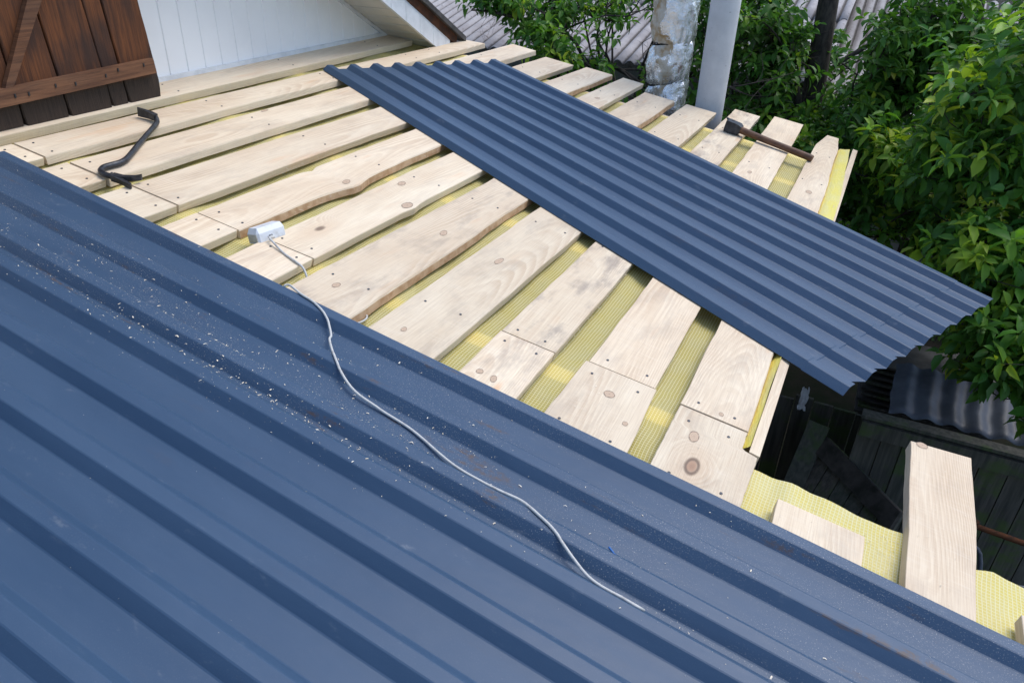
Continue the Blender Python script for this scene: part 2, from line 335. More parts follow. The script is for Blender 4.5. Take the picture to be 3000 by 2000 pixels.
# ------------------------------------------------------------------ lean-to roof: rafters, film, boards
roof = thing('lean_to_roof', 'half-finished low lean-to roof of pale sawn boards over yellow film', 'roof', RP(-1.2, 2.5, -0.2))
RAFT = [0.10, 0.80, 1.49, 2.19, 2.88, 3.57, 4.02]
def roofbox(mb, s0, s1, t0, t1, o0, o1, mi=0):
    P = [RP(s0, t0, o0), RP(s1, t0, o0), RP(s1, t1, o0), RP(s0, t1, o0), RP(s0, t0, o1), RP(s1, t0, o1), RP(s1, t1, o1), RP(s0, t1, o1)]
    L = s1 - s0 > t1 - t0
    uvs = [((q[0], q[1] + q[2]) if L else (q[1], q[0] + q[2])) for q in [(s0,t0,o0),(s1,t0,o0),(s1,t1,o0),(s0,t1,o0),(s0,t0,o1),(s1,t0,o1),(s1,t1,o1),(s0,t1,o1)]]
    mb.hexa(P, uvs, mi)
for t in RAFT:
    mb = MB(); roofbox(mb, -2.6, 0.062 if t > 1.4 else 0.95, t - 0.03, t + 0.03, -0.19, -0.0375)
    mb.build('rafter', M['pine'], roof, color=(0.3, 0.2, 0, 1))
# film
def film_sheet(s0, s1, t0, t1, ns, nt, edge=None, lift=None):
    mb = MB(); vs = []; uvs = []
    for i in range(ns + 1):
        for j in range(nt + 1):
            s = s0 + (s1 - s0) * i / ns; t = t0 + (t1 - t0) * j / nt
            if edge: t = min(t, edge(s)) if j < nt else edge(s)
            dr = min(abs(t - r) for r in RAFT)
            o = -0.0325 - 0.009 * min(1.0, max(0.0, (dr - 0.03) / 0.16)) + 0.006 * n3(s * 9, t * 7, 1.0) + 0.004 * n3(s * 23, t * 5, 4.0)
            o = max(min(o, -0.028), -0.0355 if dr < 0.034 else -1)
            if lift: o += lift(s, t)
            vs.append(RP(s, t, o)); uvs.append((s, t))
    fs = [(i*(nt+1)+j, (i+1)*(nt+1)+j, (i+1)*(nt+1)+j+1, i*(nt+1)+j+1) for i in range(ns) for j in range(nt)]
    mb.add(vs, fs, uvs, 0, True); return mb
film_sheet(-2.535, 0.060, 0.2, 4.10, 120, 130, edge=lambda s: 4.02 + 0.05 * n3(s * 3, 5)).build('film', M['film'], roof, color=(0.42, 0, 0, 1))
def ext_edge(s): return 1.43 + 0.012 * n3(s * 7, 2) - (0.02 * max(0, 1 - abs(s - 0.56) / 0.05))
def ext_lift(s, t): return 0.018 * max(0.0, (t - 1.33) / 0.1) * (0.6 + 0.8 * n3(s * 5, 8)) 
film_sheet(0.075, 0.95, 0.2, 1.47, 60, 60, edge=ext_edge, lift=ext_lift).build('film', M['film'], roof, color=(0.16, 0, 0, 1))
# film folded up against the fascia
mb = MB(); vs = []; uvs = []
for i in range(61):
    t = 1.47 + (4.30 - 1.47) * i / 60
    inn = 0.068 + (0.018 - 0.068) * max(0, min(1, (t - 1.9) / 2.5)); out = 0.082 + 0.003 * n3(t * 6) + 0.018 * max(0, min(1, (t - 2.3) / 0.6)) - 0.030 * max(0, (t - 3.4) / 0.9)
    for k, (s, o) in enumerate(((inn - 0.012, -0.03), (inn + 0.003, -0.009 + 0.004 * n3(t * 8, 3)), ((inn + out) / 2 + 0.002, -0.004 + 0.006 * n3(t * 11, 6)), (out, 0.003 + 0.002 * n3(t * 9, 9)))):
        vs.append(RP(s, t, o)); uvs.append((s * 1.5, t))
mb.add(vs, [(i*4+k, (i+1)*4+k, (i+1)*4+k+1, i*4+k+1) for i in range(60) for k in range(3)], uvs, 0, True)
mb.build('film_fold', M['filmfold'], roof)
# fascia board on edge
mb = MB(); vs = []; uvs = []
for i in range(41):
    t = 1.455 + (4.345 - 1.455) * i / 40; w = 0.003 * n3(t * 5, 7)
    for s, o in ((0.084, -0.002 + w), (0.109, -0.004 + w), (0.109, -0.17), (0.084, -0.17)): vs.append(RP(s, t, o)); uvs.append((t, s + o))
mb.add(vs, [(i*4+k, i*4+(k+1) % 4, (i+1)*4+(k+1) % 4, (i+1)*4+k) for i in range(40) for k in range(4)] + [(0,1,2,3), (163,162,161,160)], uvs)
mb.build('fascia_board', M['pine'], roof, color=(0.2, 0.4, 0, 1))

NAIL = MB()
for k in range(8):
    a = 2 * math.pi * k / 8
    NAIL.v.append((0.0035 * math.cos(a), 0.0035 * math.sin(a), 0.0012))
for k in range(8):
    a = 2 * math.pi * k / 8
    NAIL.v.append((0.0035 * math.cos(a), 0.0035 * math.sin(a), -0.002))
NAIL.f = [tuple(range(8))] + [(k, k + 8, (k + 1) % 8 + 8, (k + 1) % 8) for k in range(8)]
NAIL.mi = [0] * 9; NAIL.smooth = [False] * 9; NAIL.uv = [[(0, 0)] * len(q) for q in NAIL.f]
nail_me = NAIL.mesh('nail', M['nail'])
ROOFROT = Matrix(((CP, 0, SP), (0, 1, 0), (-SP, 0, CP)))

def interp(tab, t):
    if t <= tab[0][0]: a, b = tab[0], tab[1]
    elif t >= tab[-1][0]: a, b = tab[-2], tab[-1]
    else:
        for a, b in zip(tab, tab[1:]):
            if a[0] <= t <= b[0]: break
    f = (t - a[0]) / (b[0] - a[0]); return a[1] + (b[1] - a[1]) * f
BO = []
def board(up, dn, t0, t1, seed, thick=0.026, wob=0.003, waney=0.0, dirt=0.3, red=0.2, e0=0.0, e1=0.0, oz=0.0, nails=None, bumps=(), taper=None, label=None, step=0.035):
    """up / dn: tables (t, s) of the two long edges; bumps: (edge, t, width, amount) dents or bulges"""
    if t1 < 1.6: t1 -= 0.0013
    if t0 > 1.4: t0 += 0.0013
    n = max(10, int((t1 - t0) / step)); mb = MB(); vs = []; uvs = []
    su = lambda t: interp(up, t) + wob * n3(t * 6, seed * 3.1) + 0.0016 * n3(t * 45, seed)
    def sdn(t):
        q = interp(dn, t) + wob * n3(t * 5, seed * 5.7, 2) + 0.0016 * n3(t * 45, seed, 7)
        if waney: q += waney * (0.6 * n3(t * 4.2, seed * 1.7, 5) + 0.25 * n3(t * 14, seed, 3))
        return q
    cut = 0.0
    for i in range(n + 1):
        f = i / n; t = t0 + (t1 - t0) * f
        a, b = su(t), sdn(t)
        for ed, tc, wd, am in bumps:
            g = am * math.exp(-((t - tc) / wd) ** 2)
            if ed == 'up': a += g
            else: b += g
        if taper and t > t1 - taper[0]:
            g = (t - (t1 - taper[0])) / taper[0]; a += taper[1] * g; b -= taper[2] * g
        sag = 0.0025 * n3(t * 0.9, seed * 2.2) + oz
        bev = 0.0011; wbev = 0.002 + (0.55 * waney * max(0, 0.5 + n3(t * 3, seed * 9.1)))
        sec = [(a + bev, 0.0), (b - wbev * 0.6, 0.0), (b, -bev - wbev * 0.8), (b - (0.003 if not waney else -0.004), -thick), (a, -thick), (a, -bev)]
        mid = (a + b) / 2
        for s, o in sec:
            dt = (e0 if i == 0 else e1 if i == n else 0) * ((s - a) / (b - a) - 0.5)
            jit = 0.0015 * n3(s * 260, seed * 4.0 + i) if i in (0, n) else 0
            vs.append(RP(s, t + dt + jit, o + sag)); uvs.append((t, (s - mid) + (-o * 1.0 if o < -0.01 else 0)))
    K = 6
    for i in range(n):
        for k in range(K):
            q = (i*K+k, i*K+(k+1) % K, (i+1)*K+(k+1) % K, (i+1)*K+k)
            mb.f.append(q); mb.mi.append(1 if (waney and k == 2 and (waney > 0.005) == True) else 0); mb.smooth.append(False); mb.uv.append([uvs[j] for j in q])
    for q in (tuple(range(K))[::-1], tuple(n*K + k for k in range(K))):
        mb.f.append(q); mb.mi.append(0); mb.smooth.append(False); mb.uv.append([(uvs[j][1] * 0.2 + 9, uvs[j][1]) for j in q])
    mb.v = [tuple(float(c) for c in q) for q in vs]
    ob = mb.build('board', [M['pine'], M['waney']], roof, color=(dirt, red, 0, 1), label=label)
    ob['seed'] = seed
    for tn in (nails or []):
        for fr in (0.2, 0.78):
            t = tn + 0.012 * n3(seed, tn * 9, fr); a, b = su(t), sdn(t); s = a + (b - a) * (fr + 0.1 * n3(seed * 7, tn, fr * 5))
            nl = bpy.data.objects.new('nail', nail_me); COL.objects.link(nl); nl.parent = ob
            mt = ROOFROT.to_4x4(); mt.translation = Vector([float(c) for c in RP(s, t, 0.0025 * n3(t * 0.9, seed * 2.2) + oz + 0.0004)])
            nl.matrix_parent_inverse = Matrix.Translation(-parent_loc(ob)); nl.matrix_basis = mt
    BO.append((su, sdn, t0, t1, oz)); BOB.append((ob, seed)); return ob
NR_ = [2.19, 2.88, 3.57]; BOB = []
T0 = 0.35
board([(1.2, -2.53), (3.9, -2.535)], [(1.4, -2.368), (3.9, -2.388)], T0, 3.865, 1, thick=0.032, wob=0.004, dirt=0.15, nails=NR_, e1=0.03)
board([(1.4, -2.306), (2.97, -2.285), (4.23, -2.235)], [(1.4, -2.160), (2.9, -2.152), (4.27, -2.12)], 1.426, 4.245, 2, waney=0.004, dirt=0.1, nails=[1.47] + NR_ + [3.8], e1=0.05)
board([(0, -2.306), (1.43, -2.306)], [(0, -2.162), (1.43, -2.16)], T0, 1.421, 3, dirt=0.1, nails=[1.385])
board([(1.45, -2.085), (2.8, -2.065), (4.45, -2.02)], [(1.45, -1.918), (2.6, -1.905), (4.46, -1.857)], 1.449, 4.452, 4, waney=0.004, dirt=0.25, nails=[1.49] + NR_ + [4.0])
board([(0, -2.095), (1.45, -2.09)], [(0, -1.925), (1.45, -1.922)], T0, 1.443, 5, dirt=0.15, nails=[1.4])
board([(1.45, -1.845), (2.5, -1.822), (4.37, -1.755)], [(1.45, -1.652), (2.3, -1.642), (4.38, -1.568)], 1.466, 4.374, 6, dirt=0.2, nails=[1.5] + NR_ + [4.0])
board([(0, -1.85), (1.46, -1.845)], [(0, -1.66), (1.46, -1.655)], T0, 1.4615, 7, dirt=0.3, nails=[1.425])
board([(1.45, -1.585), (2.65, -1.565), (4.42, -1.503)], [(1.45, -1.426), (1.9, -1.405), (2.57, -1.394), (4.42, -1.334)], 1.469, 4.422, 8, waney=0.009, dirt=0.12, red=0.5, nails=[1.51] + NR_ + [4.0], bumps=(('up', 1.955, 0.022, 0.016), ('dn', 1.99, 0.06, 0.018), ('dn', 1.80, 0.10, -0.006), ('dn', 2.33, 0.14, -0.007)))
board([(0, -1.58), (1.46, -1.582)], [(0, -1.43), (1.46, -1.428)], T0, 1.4645, 9, dirt=0.15, nails=[1.43])
board([(1.45, -1.338), (2.3, -1.332), (4.42, -1.265)], [(1.45, -1.17), (2.4, -1.152), (4.42, -1.132)], 1.483, 4.42, 10, dirt=0.1, nails=[1.52] + NR_ + [4.0], bumps=(('dn', 1.97, 0.03, 0.008),))
board([(0, -1.335), (1.48, -1.338)], [(0, -1.165), (1.48, -1.172)], T0, 1.4805, 11, dirt=0.2, nails=[1.45])
board([(1.2, -1.128), (2.3, -1.088), (4.24, -1.07)], [(1.3, -0.914), (2.3, -0.908), (4.25, -0.888)], T0, 4.245, 12, waney=0.0075, dirt=0.55, red=0.35, nails=[1.45] + NR_ + [4.0])
board([(1.2, -0.857), (2.2, -0.846), (4.25, -0.824)], [(1.2, -0.661), (2.2, -0.654), (4.25, -0.649)], T0, 4.25, 13, dirt=0.30, nails=[1.5] + NR_ + [4.0])
board([(1.5, -0.59), (4.45, -0.586)], [(1.5, -0.435), (4.45, -0.440)], 1.515, 4.455, 14, dirt=1.0, red=0.7, nails=[1.545] + NR_ + [4.0])
board([(0, -0.594), (1.5, -0.589)], [(0, -0.436), (1.5, -0.434)], T0, 1.510, 15, dirt=0.6, red=1.0, nails=[1.475], oz=0.002)
board([(1.5, -0.351), (2.1, -0.353), (4.55, -0.374)], [(1.5, -0.172), (2.05, -0.177), (4.55, -0.208)], 1.541, 4.549, 16, dirt=0.25, red=0.4, nails=[1.575] + NR_ + [4.0])
board([(0, -0.37), (1.54, -0.357)], [(0, -0.14), (1.26, -0.153), (1.54, -0.166)], T0, 1.5385, 17, dirt=0.3, nails=[1.5, 1.28], oz=0.001)
board([(1.5, -0.101), (2.0, -0.107), (4.47, -0.098)], [(1.5, 0.066), (1.95, 0.060), (4.47, 0.012)], 1.521, 4.472, 18, waney=0.008, dirt=0.3, red=0.3, nails=[1.555] + NR_ + [4.05], taper=(0.25, 0.03, 0.015))
board([(0, -0.095), (1.5, -0.100)], [(0, 0.105), (1.440, 0.105), (1.447, 0.067), (1.52, 0.066)], T0, 1.517, 19, dirt=0.35, nails=[1.47, 1.27], oz=0.001, step=0.007)
board([(0, 0.168), (1.4, 0.169)], [(0, 0.349), (1.4, 0.349)], T0, 1.338, 20, dirt=0.25, thick=0.027)
board([(0, 0.430), (1.8, 0.432)], [(0, 0.556), (1.2, 0.560), (1.6, 0.575), (1.8, 0.574)], T0, 1.768, 21, thick=0.030, waney=0.006, dirt=0.2, red=0.15, e1=0.03, oz=0.004)
board([(0, 0.645), (1.4, 0.645)], [(0, 0.82), (1.4, 0.82)], T0, 1.312, 22, dirt=0.2)

# knots: dark-rimmed branch ends set in the board faces
def mat_knot():
    k = NT('pine_knot', 0.6, 0.35); uv = k.sep(k.uv())
    r = k.math('SQRT', k.math('ADD', k.math('MULTIPLY', uv[0], uv[0]), k.math('MULTIPLY', uv[1], uv[1])))
    n = k.noise(k.vmath('ADD', k.uv(), k.comb(k.math('MULTIPLY', k.rand(), 40.0), 0.0)), 2.5, 3); rr = k.math('ADD', r, k.math('MULTIPLY', k.math('SUBTRACT', n, 0.5), 0.25))
    ring = k.math('SINE', k.math('MULTIPLY', rr, 26.0))
    c = k.mix(k.ramp(ring, -0.6, 0.9), (0.55, 0.41, 0.29), (0.44, 0.31, 0.21))
    c = k.mix(k.ramp(rr, 0.22, 0.0), c, (0.33, 0.22, 0.15)); c = k.mix(k.math('MULTIPLY', k.ramp(rr, 0.80, 0.93), k.ramp(k.noise(k.uv(), 1.7, 2), 0.3, 0.55)), c, (0.13, 0.095, 0.075)); k.base(c); return k.m
M['knot'] = mat_knot()
def knot(s, t, rl, rw):
    for (su, sdn, t0, t1, oz), (ob, seed) in zip(BO, BOB):
        if t0 < t < t1 and su(t) < s < sdn(t):
            mb = MB(); vs = []; uvs = []; a0 = random.uniform(-0.3, 0.3); o = 0.0025 * n3(t * 0.9, seed * 2.2) + oz + 0.0007
            vs.append(RP(s, t, o)); uvs.append((0, 0))
            for q in range(20):
                a = 2 * math.pi * q / 20; f = 1 + 0.10 * n3(math.cos(a) * 1.5 + s * 9, math.sin(a) * 1.5 + t * 9)
                dl, dw = rl * f * math.cos(a), rw * f * math.sin(a); ss = s + dw * math.cos(a0) + dl * math.sin(a0)
                ss = min(max(ss, su(t) + 0.003), sdn(t) - 0.003)
                vs.append(RP(ss, t + dl * math.cos(a0) - dw * math.sin(a0), o)); uvs.append((math.cos(a), math.sin(a)))
            mb.add(vs, [(0, q + 1, (q + 1) % 20 + 1) for q in range(20)], uvs); mb.build('knot', M['knot'], ob); return
for q in [(-1.180, 1.972, 0.026, 0.017), (-1.292, 2.108, 0.020, 0.013), (-1.038, 1.411, 0.014, 0.010), (-0.988, 1.886, 0.020, 0.011), (-0.259, 1.442, 0.014, 0.014), (-0.04, 1.419, 0.021, 0.012), (0.457, 1.752, 0.012, 0.014),
          (-0.549, 1.319, 0.010, 0.009), (-0.509, 1.314, 0.014, 0.008), (-0.032, 3.409, 0.022, 0.014), (-1.428, 1.975, 0.020, 0.012), (-0.004, 1.545, 0.008, 0.006),
          (-2.061, 2.288, 0.020, 0.008), (-0.251, 2.068, 0.010, 0.012), (-0.19, 1.361, 0.008, 0.007), (-0.785, 1.352, 0.011, 0.007), (-0.77, 1.848, 0.024, 0.010), (-1.211, 3.846, 0.018, 0.013), (-0.30, 3.42, 0.02, 0.010)]: knot(*q)

# ------------------------------------------------------------------ profiled sheets
def profile(first, pitch, ncrest, crest=0.028, slope=0.021, h=0.021, lead=None, tail=None):
    """cross-section (w, height) walking from the far edge (w = 0) towards the camera side; first = w of the first crest start"""
    pts = []
    if lead is not None: pts.append((first - slope - lead, 0.0))
    pts.append((first - slope, 0.0)) if lead is not None else pts.append((first - slope * 0.7, h * 0.3))
    for k in range(ncrest):
        w = first + k * pitch
        pts += [(w, h), (w + crest, h)]
        if k < ncrest - 1: pts += [(w + crest + slope, 0.0), (w + pitch - slope, 0.0)]
        else:
            pts += [(w + crest + slope, 0.0)]
            if tail: pts += [(w + crest + slope + tail, 0.0)]
    out = []
    for i, q in enumerate(pts):                 # small radius at every bend
        if 0 < i < len(pts) - 1:
            for o in (pts[i-1], pts[i+1]):
                d = math.hypot(o[0]-q[0], o[1]-q[1]); r = min(0.0016, d * 0.3) / d
                out.append((q[0] + (o[0]-q[0]) * r, q[1] + (o[1]-q[1]) * r))
        else: out.append(q)
    return out
def sheet_mesh(place, prof, L0, L1, nl, teeth=None, crease=None, t=0.0012):
    mb = MB(); rows = []
    ls = [L0 + (L1 - L0) * i / nl for i in range(nl + 1)]
    if crease: ls = sorted(set([q for q in ls if abs(q - crease) > 0.01] + [crease - 0.0015, crease + 0.0015]))
    n = len(prof); vs = []; uvs = []; arc = [0.0]
    for a_, b_ in zip(prof, prof[1:]): arc.append(arc[-1] + math.hypot(b_[0]-a_[0], b_[1]-a_[1]))
    for side in (0, 1):
        for li, l in enumerate(ls):
            for k, (w, h) in enumerate(prof):
                hh = h - (0.0022 if crease and l > crease else 0) - side * t
                ll = l
                if teeth and li == len(ls) - 1: ll = l + teeth(k, w, h)
                vs.append(place(ll, w, hh)); uvs.append((ll, arc[k] + prof[0][0] * 7.7))
    R = len(ls); fs = []
    for side in (0, 1):
        b = side * R * n
        for i in range(R - 1):
            for k in range(n - 1):
                q = (b + i*n + k, b + (i+1)*n + k, b + (i+1)*n + k + 1, b + i*n + k + 1)
                fs.append(q if side else q[::-1])
    B = R * n
    for i in range(R - 1):
        for k in (0, n - 1): fs.append((i*n+k, (i+1)*n+k, B+(i+1)*n+k, B+i*n+k))
    for k in range(n - 1):
        for i in (0, R - 1): fs.append((i*n+k, i*n+k+1, B+i*n+k+1, B+i*n+k))
    mb.add(vs, fs, uvs, 0, False); return mb
MS = -0.047                                        # ribs of the laid sheets are a touch off square to the boards
def laid(oz):
    return lambda l, w, h: RP(l, -w + MS * l + 0.0018 * n3(l * 1.3, w * 3, oz * 99), h + oz + 0.0012 * n3(l * 1.7, w * 9, 3))
# far sheet: crest near edges at tau 1.205, 1.068, 0.931 ; w = -tau
pf = profile(-(1.205 + 0.029), 0.137, 3, tail=0.036)
sheet_mesh(laid(0.0035), pf, -2.215, 0.95, 46).build('roofing_sheet', M['sheet'], label='laid slate-blue ribbed roofing sheet with sawdust, bordering the bare boards, under the cable', cat='metal sheet', group='ribbed roofing sheets', color=(1.0, 0, 0, 1))
pn = profile(-(0.845 + 0.029), 0.139, 9, lead=0.003, tail=0.06)
sheet_mesh(laid(0.0062), pn, -2.215, 0.95, 46).build('roofing_sheet', M['sheet'], label='nearest slate-blue ribbed roofing sheet, clean, filling the lower left corner, tucked over the cable end', cat='metal sheet', group='ribbed roofing sheets', color=(0.10, 0, 0, 1))
def sheet_h(tau):
    """height of the laid far/near sheets over the boards at tau"""
    w = -tau
    pr, oz = (pf, 0.0035) if tau > 0.885 else (pn, 0.0062)
    return float(np.interp(w, [q[0] for q in pr], [q[1] for q in pr])) + oz
# loose sheet laid askew, overhanging the eave
A0 = np.array([-2.285, 2.935]); E1 = np.array([0.9188, -0.3947]); E1 = E1 / np.linalg.norm(E1); E2 = np.array([-E1[1], E1[0]])
PL = 0.1265
pl = profile(0.021, PL, 9, crest=0.028)
pl = [q for q in pl]
pl[0] = (0.0, 0.0)
def loose_place(l, w, h):
    s, t = A0 + E1 * l + E2 * w
    return RP(s, t, h + 0.0045 + 0.0025 * n3(l * 1.1, w * 2.0, 8) - 0.0005)
def teeth(k, w, h):
    ph = ((w - 0.021) % PL)
    return -0.020 if 0.0465 < ph < 0.0525 else (0.010 if (h > 0.0105 or ph > PL - 0.03) else 0.0)
sheet_mesh(loose_place, pl, 0.0, 2.758, 40, teeth=teeth, crease=2.64).build('roofing_sheet', M['sheet'], label='loose slate-blue ribbed roofing sheet lying askew across the boards, its end overhanging the eave', cat='metal sheet', group='ribbed roofing sheets', color=(0.22, 0, 0, 1))

# ------------------------------------------------------------------ cable and its socket
def bproj(px, py, o):
    c = W @ np.array([(px - 1500) / 2180.2276, (py - 1000) / 2180.2276, 1.0])
    k = -(H - o) / (NR @ c); q = c * k; return float(q @ VS), float(q[1])
cab = [(-1.106,1.288),(-1.096,1.297),(-1.047,1.281),(-0.998,1.271),(-0.941,1.244),(-0.91,1.218),(-0.888,1.195),(-0.878,1.176),(-0.828,1.128),(-0.779,1.091),(-0.723,1.064),(-0.662,1.055),(-0.636,1.052),(-0.574,1.044),(-0.528,1.031),(-0.479,1.013),(-0.433,0.998),(-0.385,0.989),(-0.328,0.984),(-0.278,0.982),(-0.238,0.967),(-0.201,0.952),(-0.167,0.931),(-0.134,0.911),(-0.101,0.893),(-0.068,0.885),(-0.038,0.884),(-0.01,0.882),(0.05,0.879)]
def smooth_path(P, n):
    P = [np.array(q, float) for q in P]; out = []
    for i in range(len(P) - 1):
        p0, p1, p2, p3 = P[max(i-1, 0)], P[i], P[i+1], P[min(i+2, len(P)-1)]
        for k in range(n):
            f = k / n
            out.append(0.5 * ((2*p1) + (p2-p0)*f + (2*p0-5*p1+4*p2-p3)*f*f + (3*p1-p0-3*p2+p3)*f**3))
    out.append(P[-1]); return out
cp = smooth_path(cab, 4); CR = 0.0030
hs = []
for q in cp:
    tau = q[1] - MS * q[0]
    edge = 1.243 - tau
    if edge < 0: hs.append(0.0 + CR + 0.003 if tau > 1.27 else 0.014)
    else: hs.append(sheet_h(tau) + CR)
hs = np.array(hs); sm = hs.copy()
for it in range(14):
    k = np.convolve(np.pad(sm, 3, mode='edge'), np.ones(7) / 7, 'valid'); sm = np.maximum(hs + 0.0002, k)
path = [RP(q[0], q[1], o) for q, o in zip(cp, sm)]
# dive under the lap of the nearest sheet at the very end
path = path[:-3] + [RP(-0.006, 0.8815, 0.0085), RP(0.03, 0.876, 0.0045), RP(0.06, 0.866, 0.0045)]
# from the socket over the boards and down into the gap, then under the wide board
head = smooth_path([(-1.322, 1.474, 0.016), (-1.30, 1.465, 0.012), (-1.246, 1.447, CR + 0.001), (-1.20, 1.433, CR + 0.002), (-1.165, 1.424, CR + 0.0005), (-1.145, 1.416, -0.004), (-1.128, 1.405, -0.018), (-1.115, 1.392, -0.024)], 4)
tail_ = smooth_path([(-1.128, 1.272, -0.020), (-1.125, 1.285, -0.012), (-1.115, 1.290, 0.002), (-1.106, 1.288, 0.008)], 3)
ext = thing('extension_lead', 'grubby white extension lead with block socket on the boards, cable snaking over the blue sheets', 'extension lead', RP(-1.36, 1.51, 0.0))
mb = MB(); mb.tube([RP(*q) for q in head], CR, 8); mb.build('cable', M['cable'], ext)
mb = MB(); mb.tube([RP(*q) for q in tail_[:-1]] + path, CR, 8); mb.build('cable', M['cable'], ext)
mb = MB(); mb.tube([RP(*q) for q in smooth_path([(-0.94, 1.30, -0.024), (-0.912, 1.318, -0.022), (-0.902, 1.345, -0.022), (-0.908, 1.37, -0.023), (-0.94, 1.39, -0.024)], 4)], CR, 6); mb.build('cable', M['cable'], ext)
# the socket block: chamfered, tipped on its side on the edge of a board
def chamfer_block(mb, o, X, Y, Z, lx, ly, lz, ch, mi=0, mi_end=None):
    """bevelled block from corner frame; Z upward"""
    ring = [(ch, 0), (lx - ch, 0), (lx, ch), (lx, ly - ch), (lx - ch, ly), (ch, ly), (0, ly - ch), (0, ch)]
    lev = [(0, 0.0), (lz * 0.62, 0.0), (lz, ch * 1.3)]
    vs = []
    for z, ins in lev:
        for x, y in ring:
            x = min(max(x, ins), lx - ins); y = min(max(y, ins), ly - ins); vs.append(o + X * x + Y * y + Z * z)
    fs = [tuple(range(8))[::-1], tuple(range(16, 24))]
    for l in range(2):
        for k in range(8): fs.append((l*8+k, l*8+(k+1) % 8, (l+1)*8+(k+1) % 8, (l+1)*8+k))
    mb.add(vs, fs, None, mi)
sX = np.array([0.30, 0.954, 0]); sX = VS * 0.16 + UY * 0.987; sX /= np.linalg.norm(sX)
sZ = NR * 0.93 - VS * 0.36; sZ = sZ - sX * (sZ @ sX); sZ /= np.linalg.norm(sZ); sY = np.cross(sZ, sX)
o0 = RP(-1.331, 1.447, 0.001)
mb = MB(); chamfer_block(mb, o0, sX, sY, sZ, 0.098, 0.052, 0.040, 0.0065); sb = mb.build('socket_block', M['plastic'], ext)
mb = MB(); chamfer_block(mb, o0 - sX * 0.0012 + sY * 0.005 + sZ * 0.002, sX, sY, sZ, 0.004, 0.040, 0.022, 0.001); mb.build('end_panel', M['socket'], sb)
mb = MB(); chamfer_block(mb, o0 + sX * 0.036 - sY * 0.0006 + sZ * 0.003, sX, sY, sZ, 0.014, 0.004, 0.013, 0.0008); mb.build('cable_entry', M['black'], sb)
mb = MB(); chamfer_block(mb, o0 - sX * 0.001 - sY * 0.001 - sZ * 0.0022, sX, sY, sZ, 0.100, 0.054, 0.0022, 0.009); mb.build('base_plate', M['plastic'], sb)
mb = MB(); mb.tube([o0 + sX * 0.043 + sY * 0.004 + sZ * 0.009, o0 + sX * 0.043 - sY * 0.012 + sZ * 0.007, RP(-1.318, 1.473, 0.015)], [0.0045, 0.0042, 0.0036], 8); mb.build('strain_relief', M['cable'], sb)

# ------------------------------------------------------------------ crowbar
cbp = [(-2.205, 1.884, 0.022), (-2.180, 1.872, 0.017), (-2.160, 1.850, 0.0125), (-2.120, 1.788, 0.0125), (-2.05, 1.678, 0.0125), (-1.990, 1.586, 0.0125), (-1.974, 1.556, 0.0125), (-1.968, 1.530, 0.0125), (-1.970, 1.505, 0.0125), (-1.969, 1.478, 0.0125), (-1.957, 1.457, 0.0125), (-1.935, 1.446, 0.0125), (-1.913, 1.447, 0.0125), (-1.893, 1.453, 0.012)]
crow = thing('crowbar', 'dark forged steel crowbar with hooked split claw lying on the boards', 'crowbar', RP(-2.05, 1.68, 0.0))
pp = smooth_path(cbp, 5)
mb = MB(); mb.tube([RP(*q) for q in pp], 0.0092, 8); mb.build('bar', M['iron'], crow)
def flat_blade(mb, P, ws, ths, side, up):
    vs = []
    for q, w, th in zip(P, ws, ths):
        q = np.array(q)
        for a, b in ((-1, 1), (1, 1), (1, -1), (-1, -1)): vs.append(q + side * (a * w) + up * (b * th))
    n = len(P)
    fs = [(i*4+k, i*4+(k+1) % 4, (i+1)*4+(k+1) % 4, (i+1)*4+k) for i in range(n-1) for k in range(4)] + [(3,2,1,0), ((n-1)*4, (n-1)*4+1, (n-1)*4+2, (n-1)*4+3)]
    mb.add(vs, fs, None, 0)
# chisel end, standing on edge
d1 = RP(-2.268, 1.868, 0.020) - RP(-2.198, 1.883, 0.020); d1 /= np.linalg.norm(d1); sd1 = np.cross(d1, NR)
mb = MB(); flat_blade(mb, [RP(-2.192, 1.880, 0.020), RP(-2.222, 1.882, 0.020), RP(-2.270, 1.871, 0.021)], [0.0105, 0.009, 0.0022], [0.0105, 0.0125, 0.0165], sd1, NR); mb.build('chisel_end', M['iron'], crow)
cw = MB()
d2 = RP(-1.835, 1.478, 0) - RP(-1.893, 1.453, 0); d2 /= np.linalg.norm(d2); s2 = np.cross(d2, NR)
flat_blade(cw, [RP(-1.900, 1.451, 0.012), RP(-1.872, 1.462, 0.0125), RP(-1.848, 1.481, 0.016), RP(-1.832, 1.497, 0.020)], [0.011, 0.0095, 0.0075, 0.004], [0.010, 0.0085, 0.007, 0.009], s2, NR)
cw.build('claw', M['iron'], crow)
cw = MB(); flat_blade(cw, [RP(-1.900, 1.450, 0.012), RP(-1.872, 1.450, 0.0115), RP(-1.845, 1.447, 0.011), RP(-1.820, 1.447, 0.009)], [0.011, 0.009, 0.007, 0.004], [0.010, 0.008, 0.007, 0.008], s2, NR); cw.build('claw', M['iron'], crow)

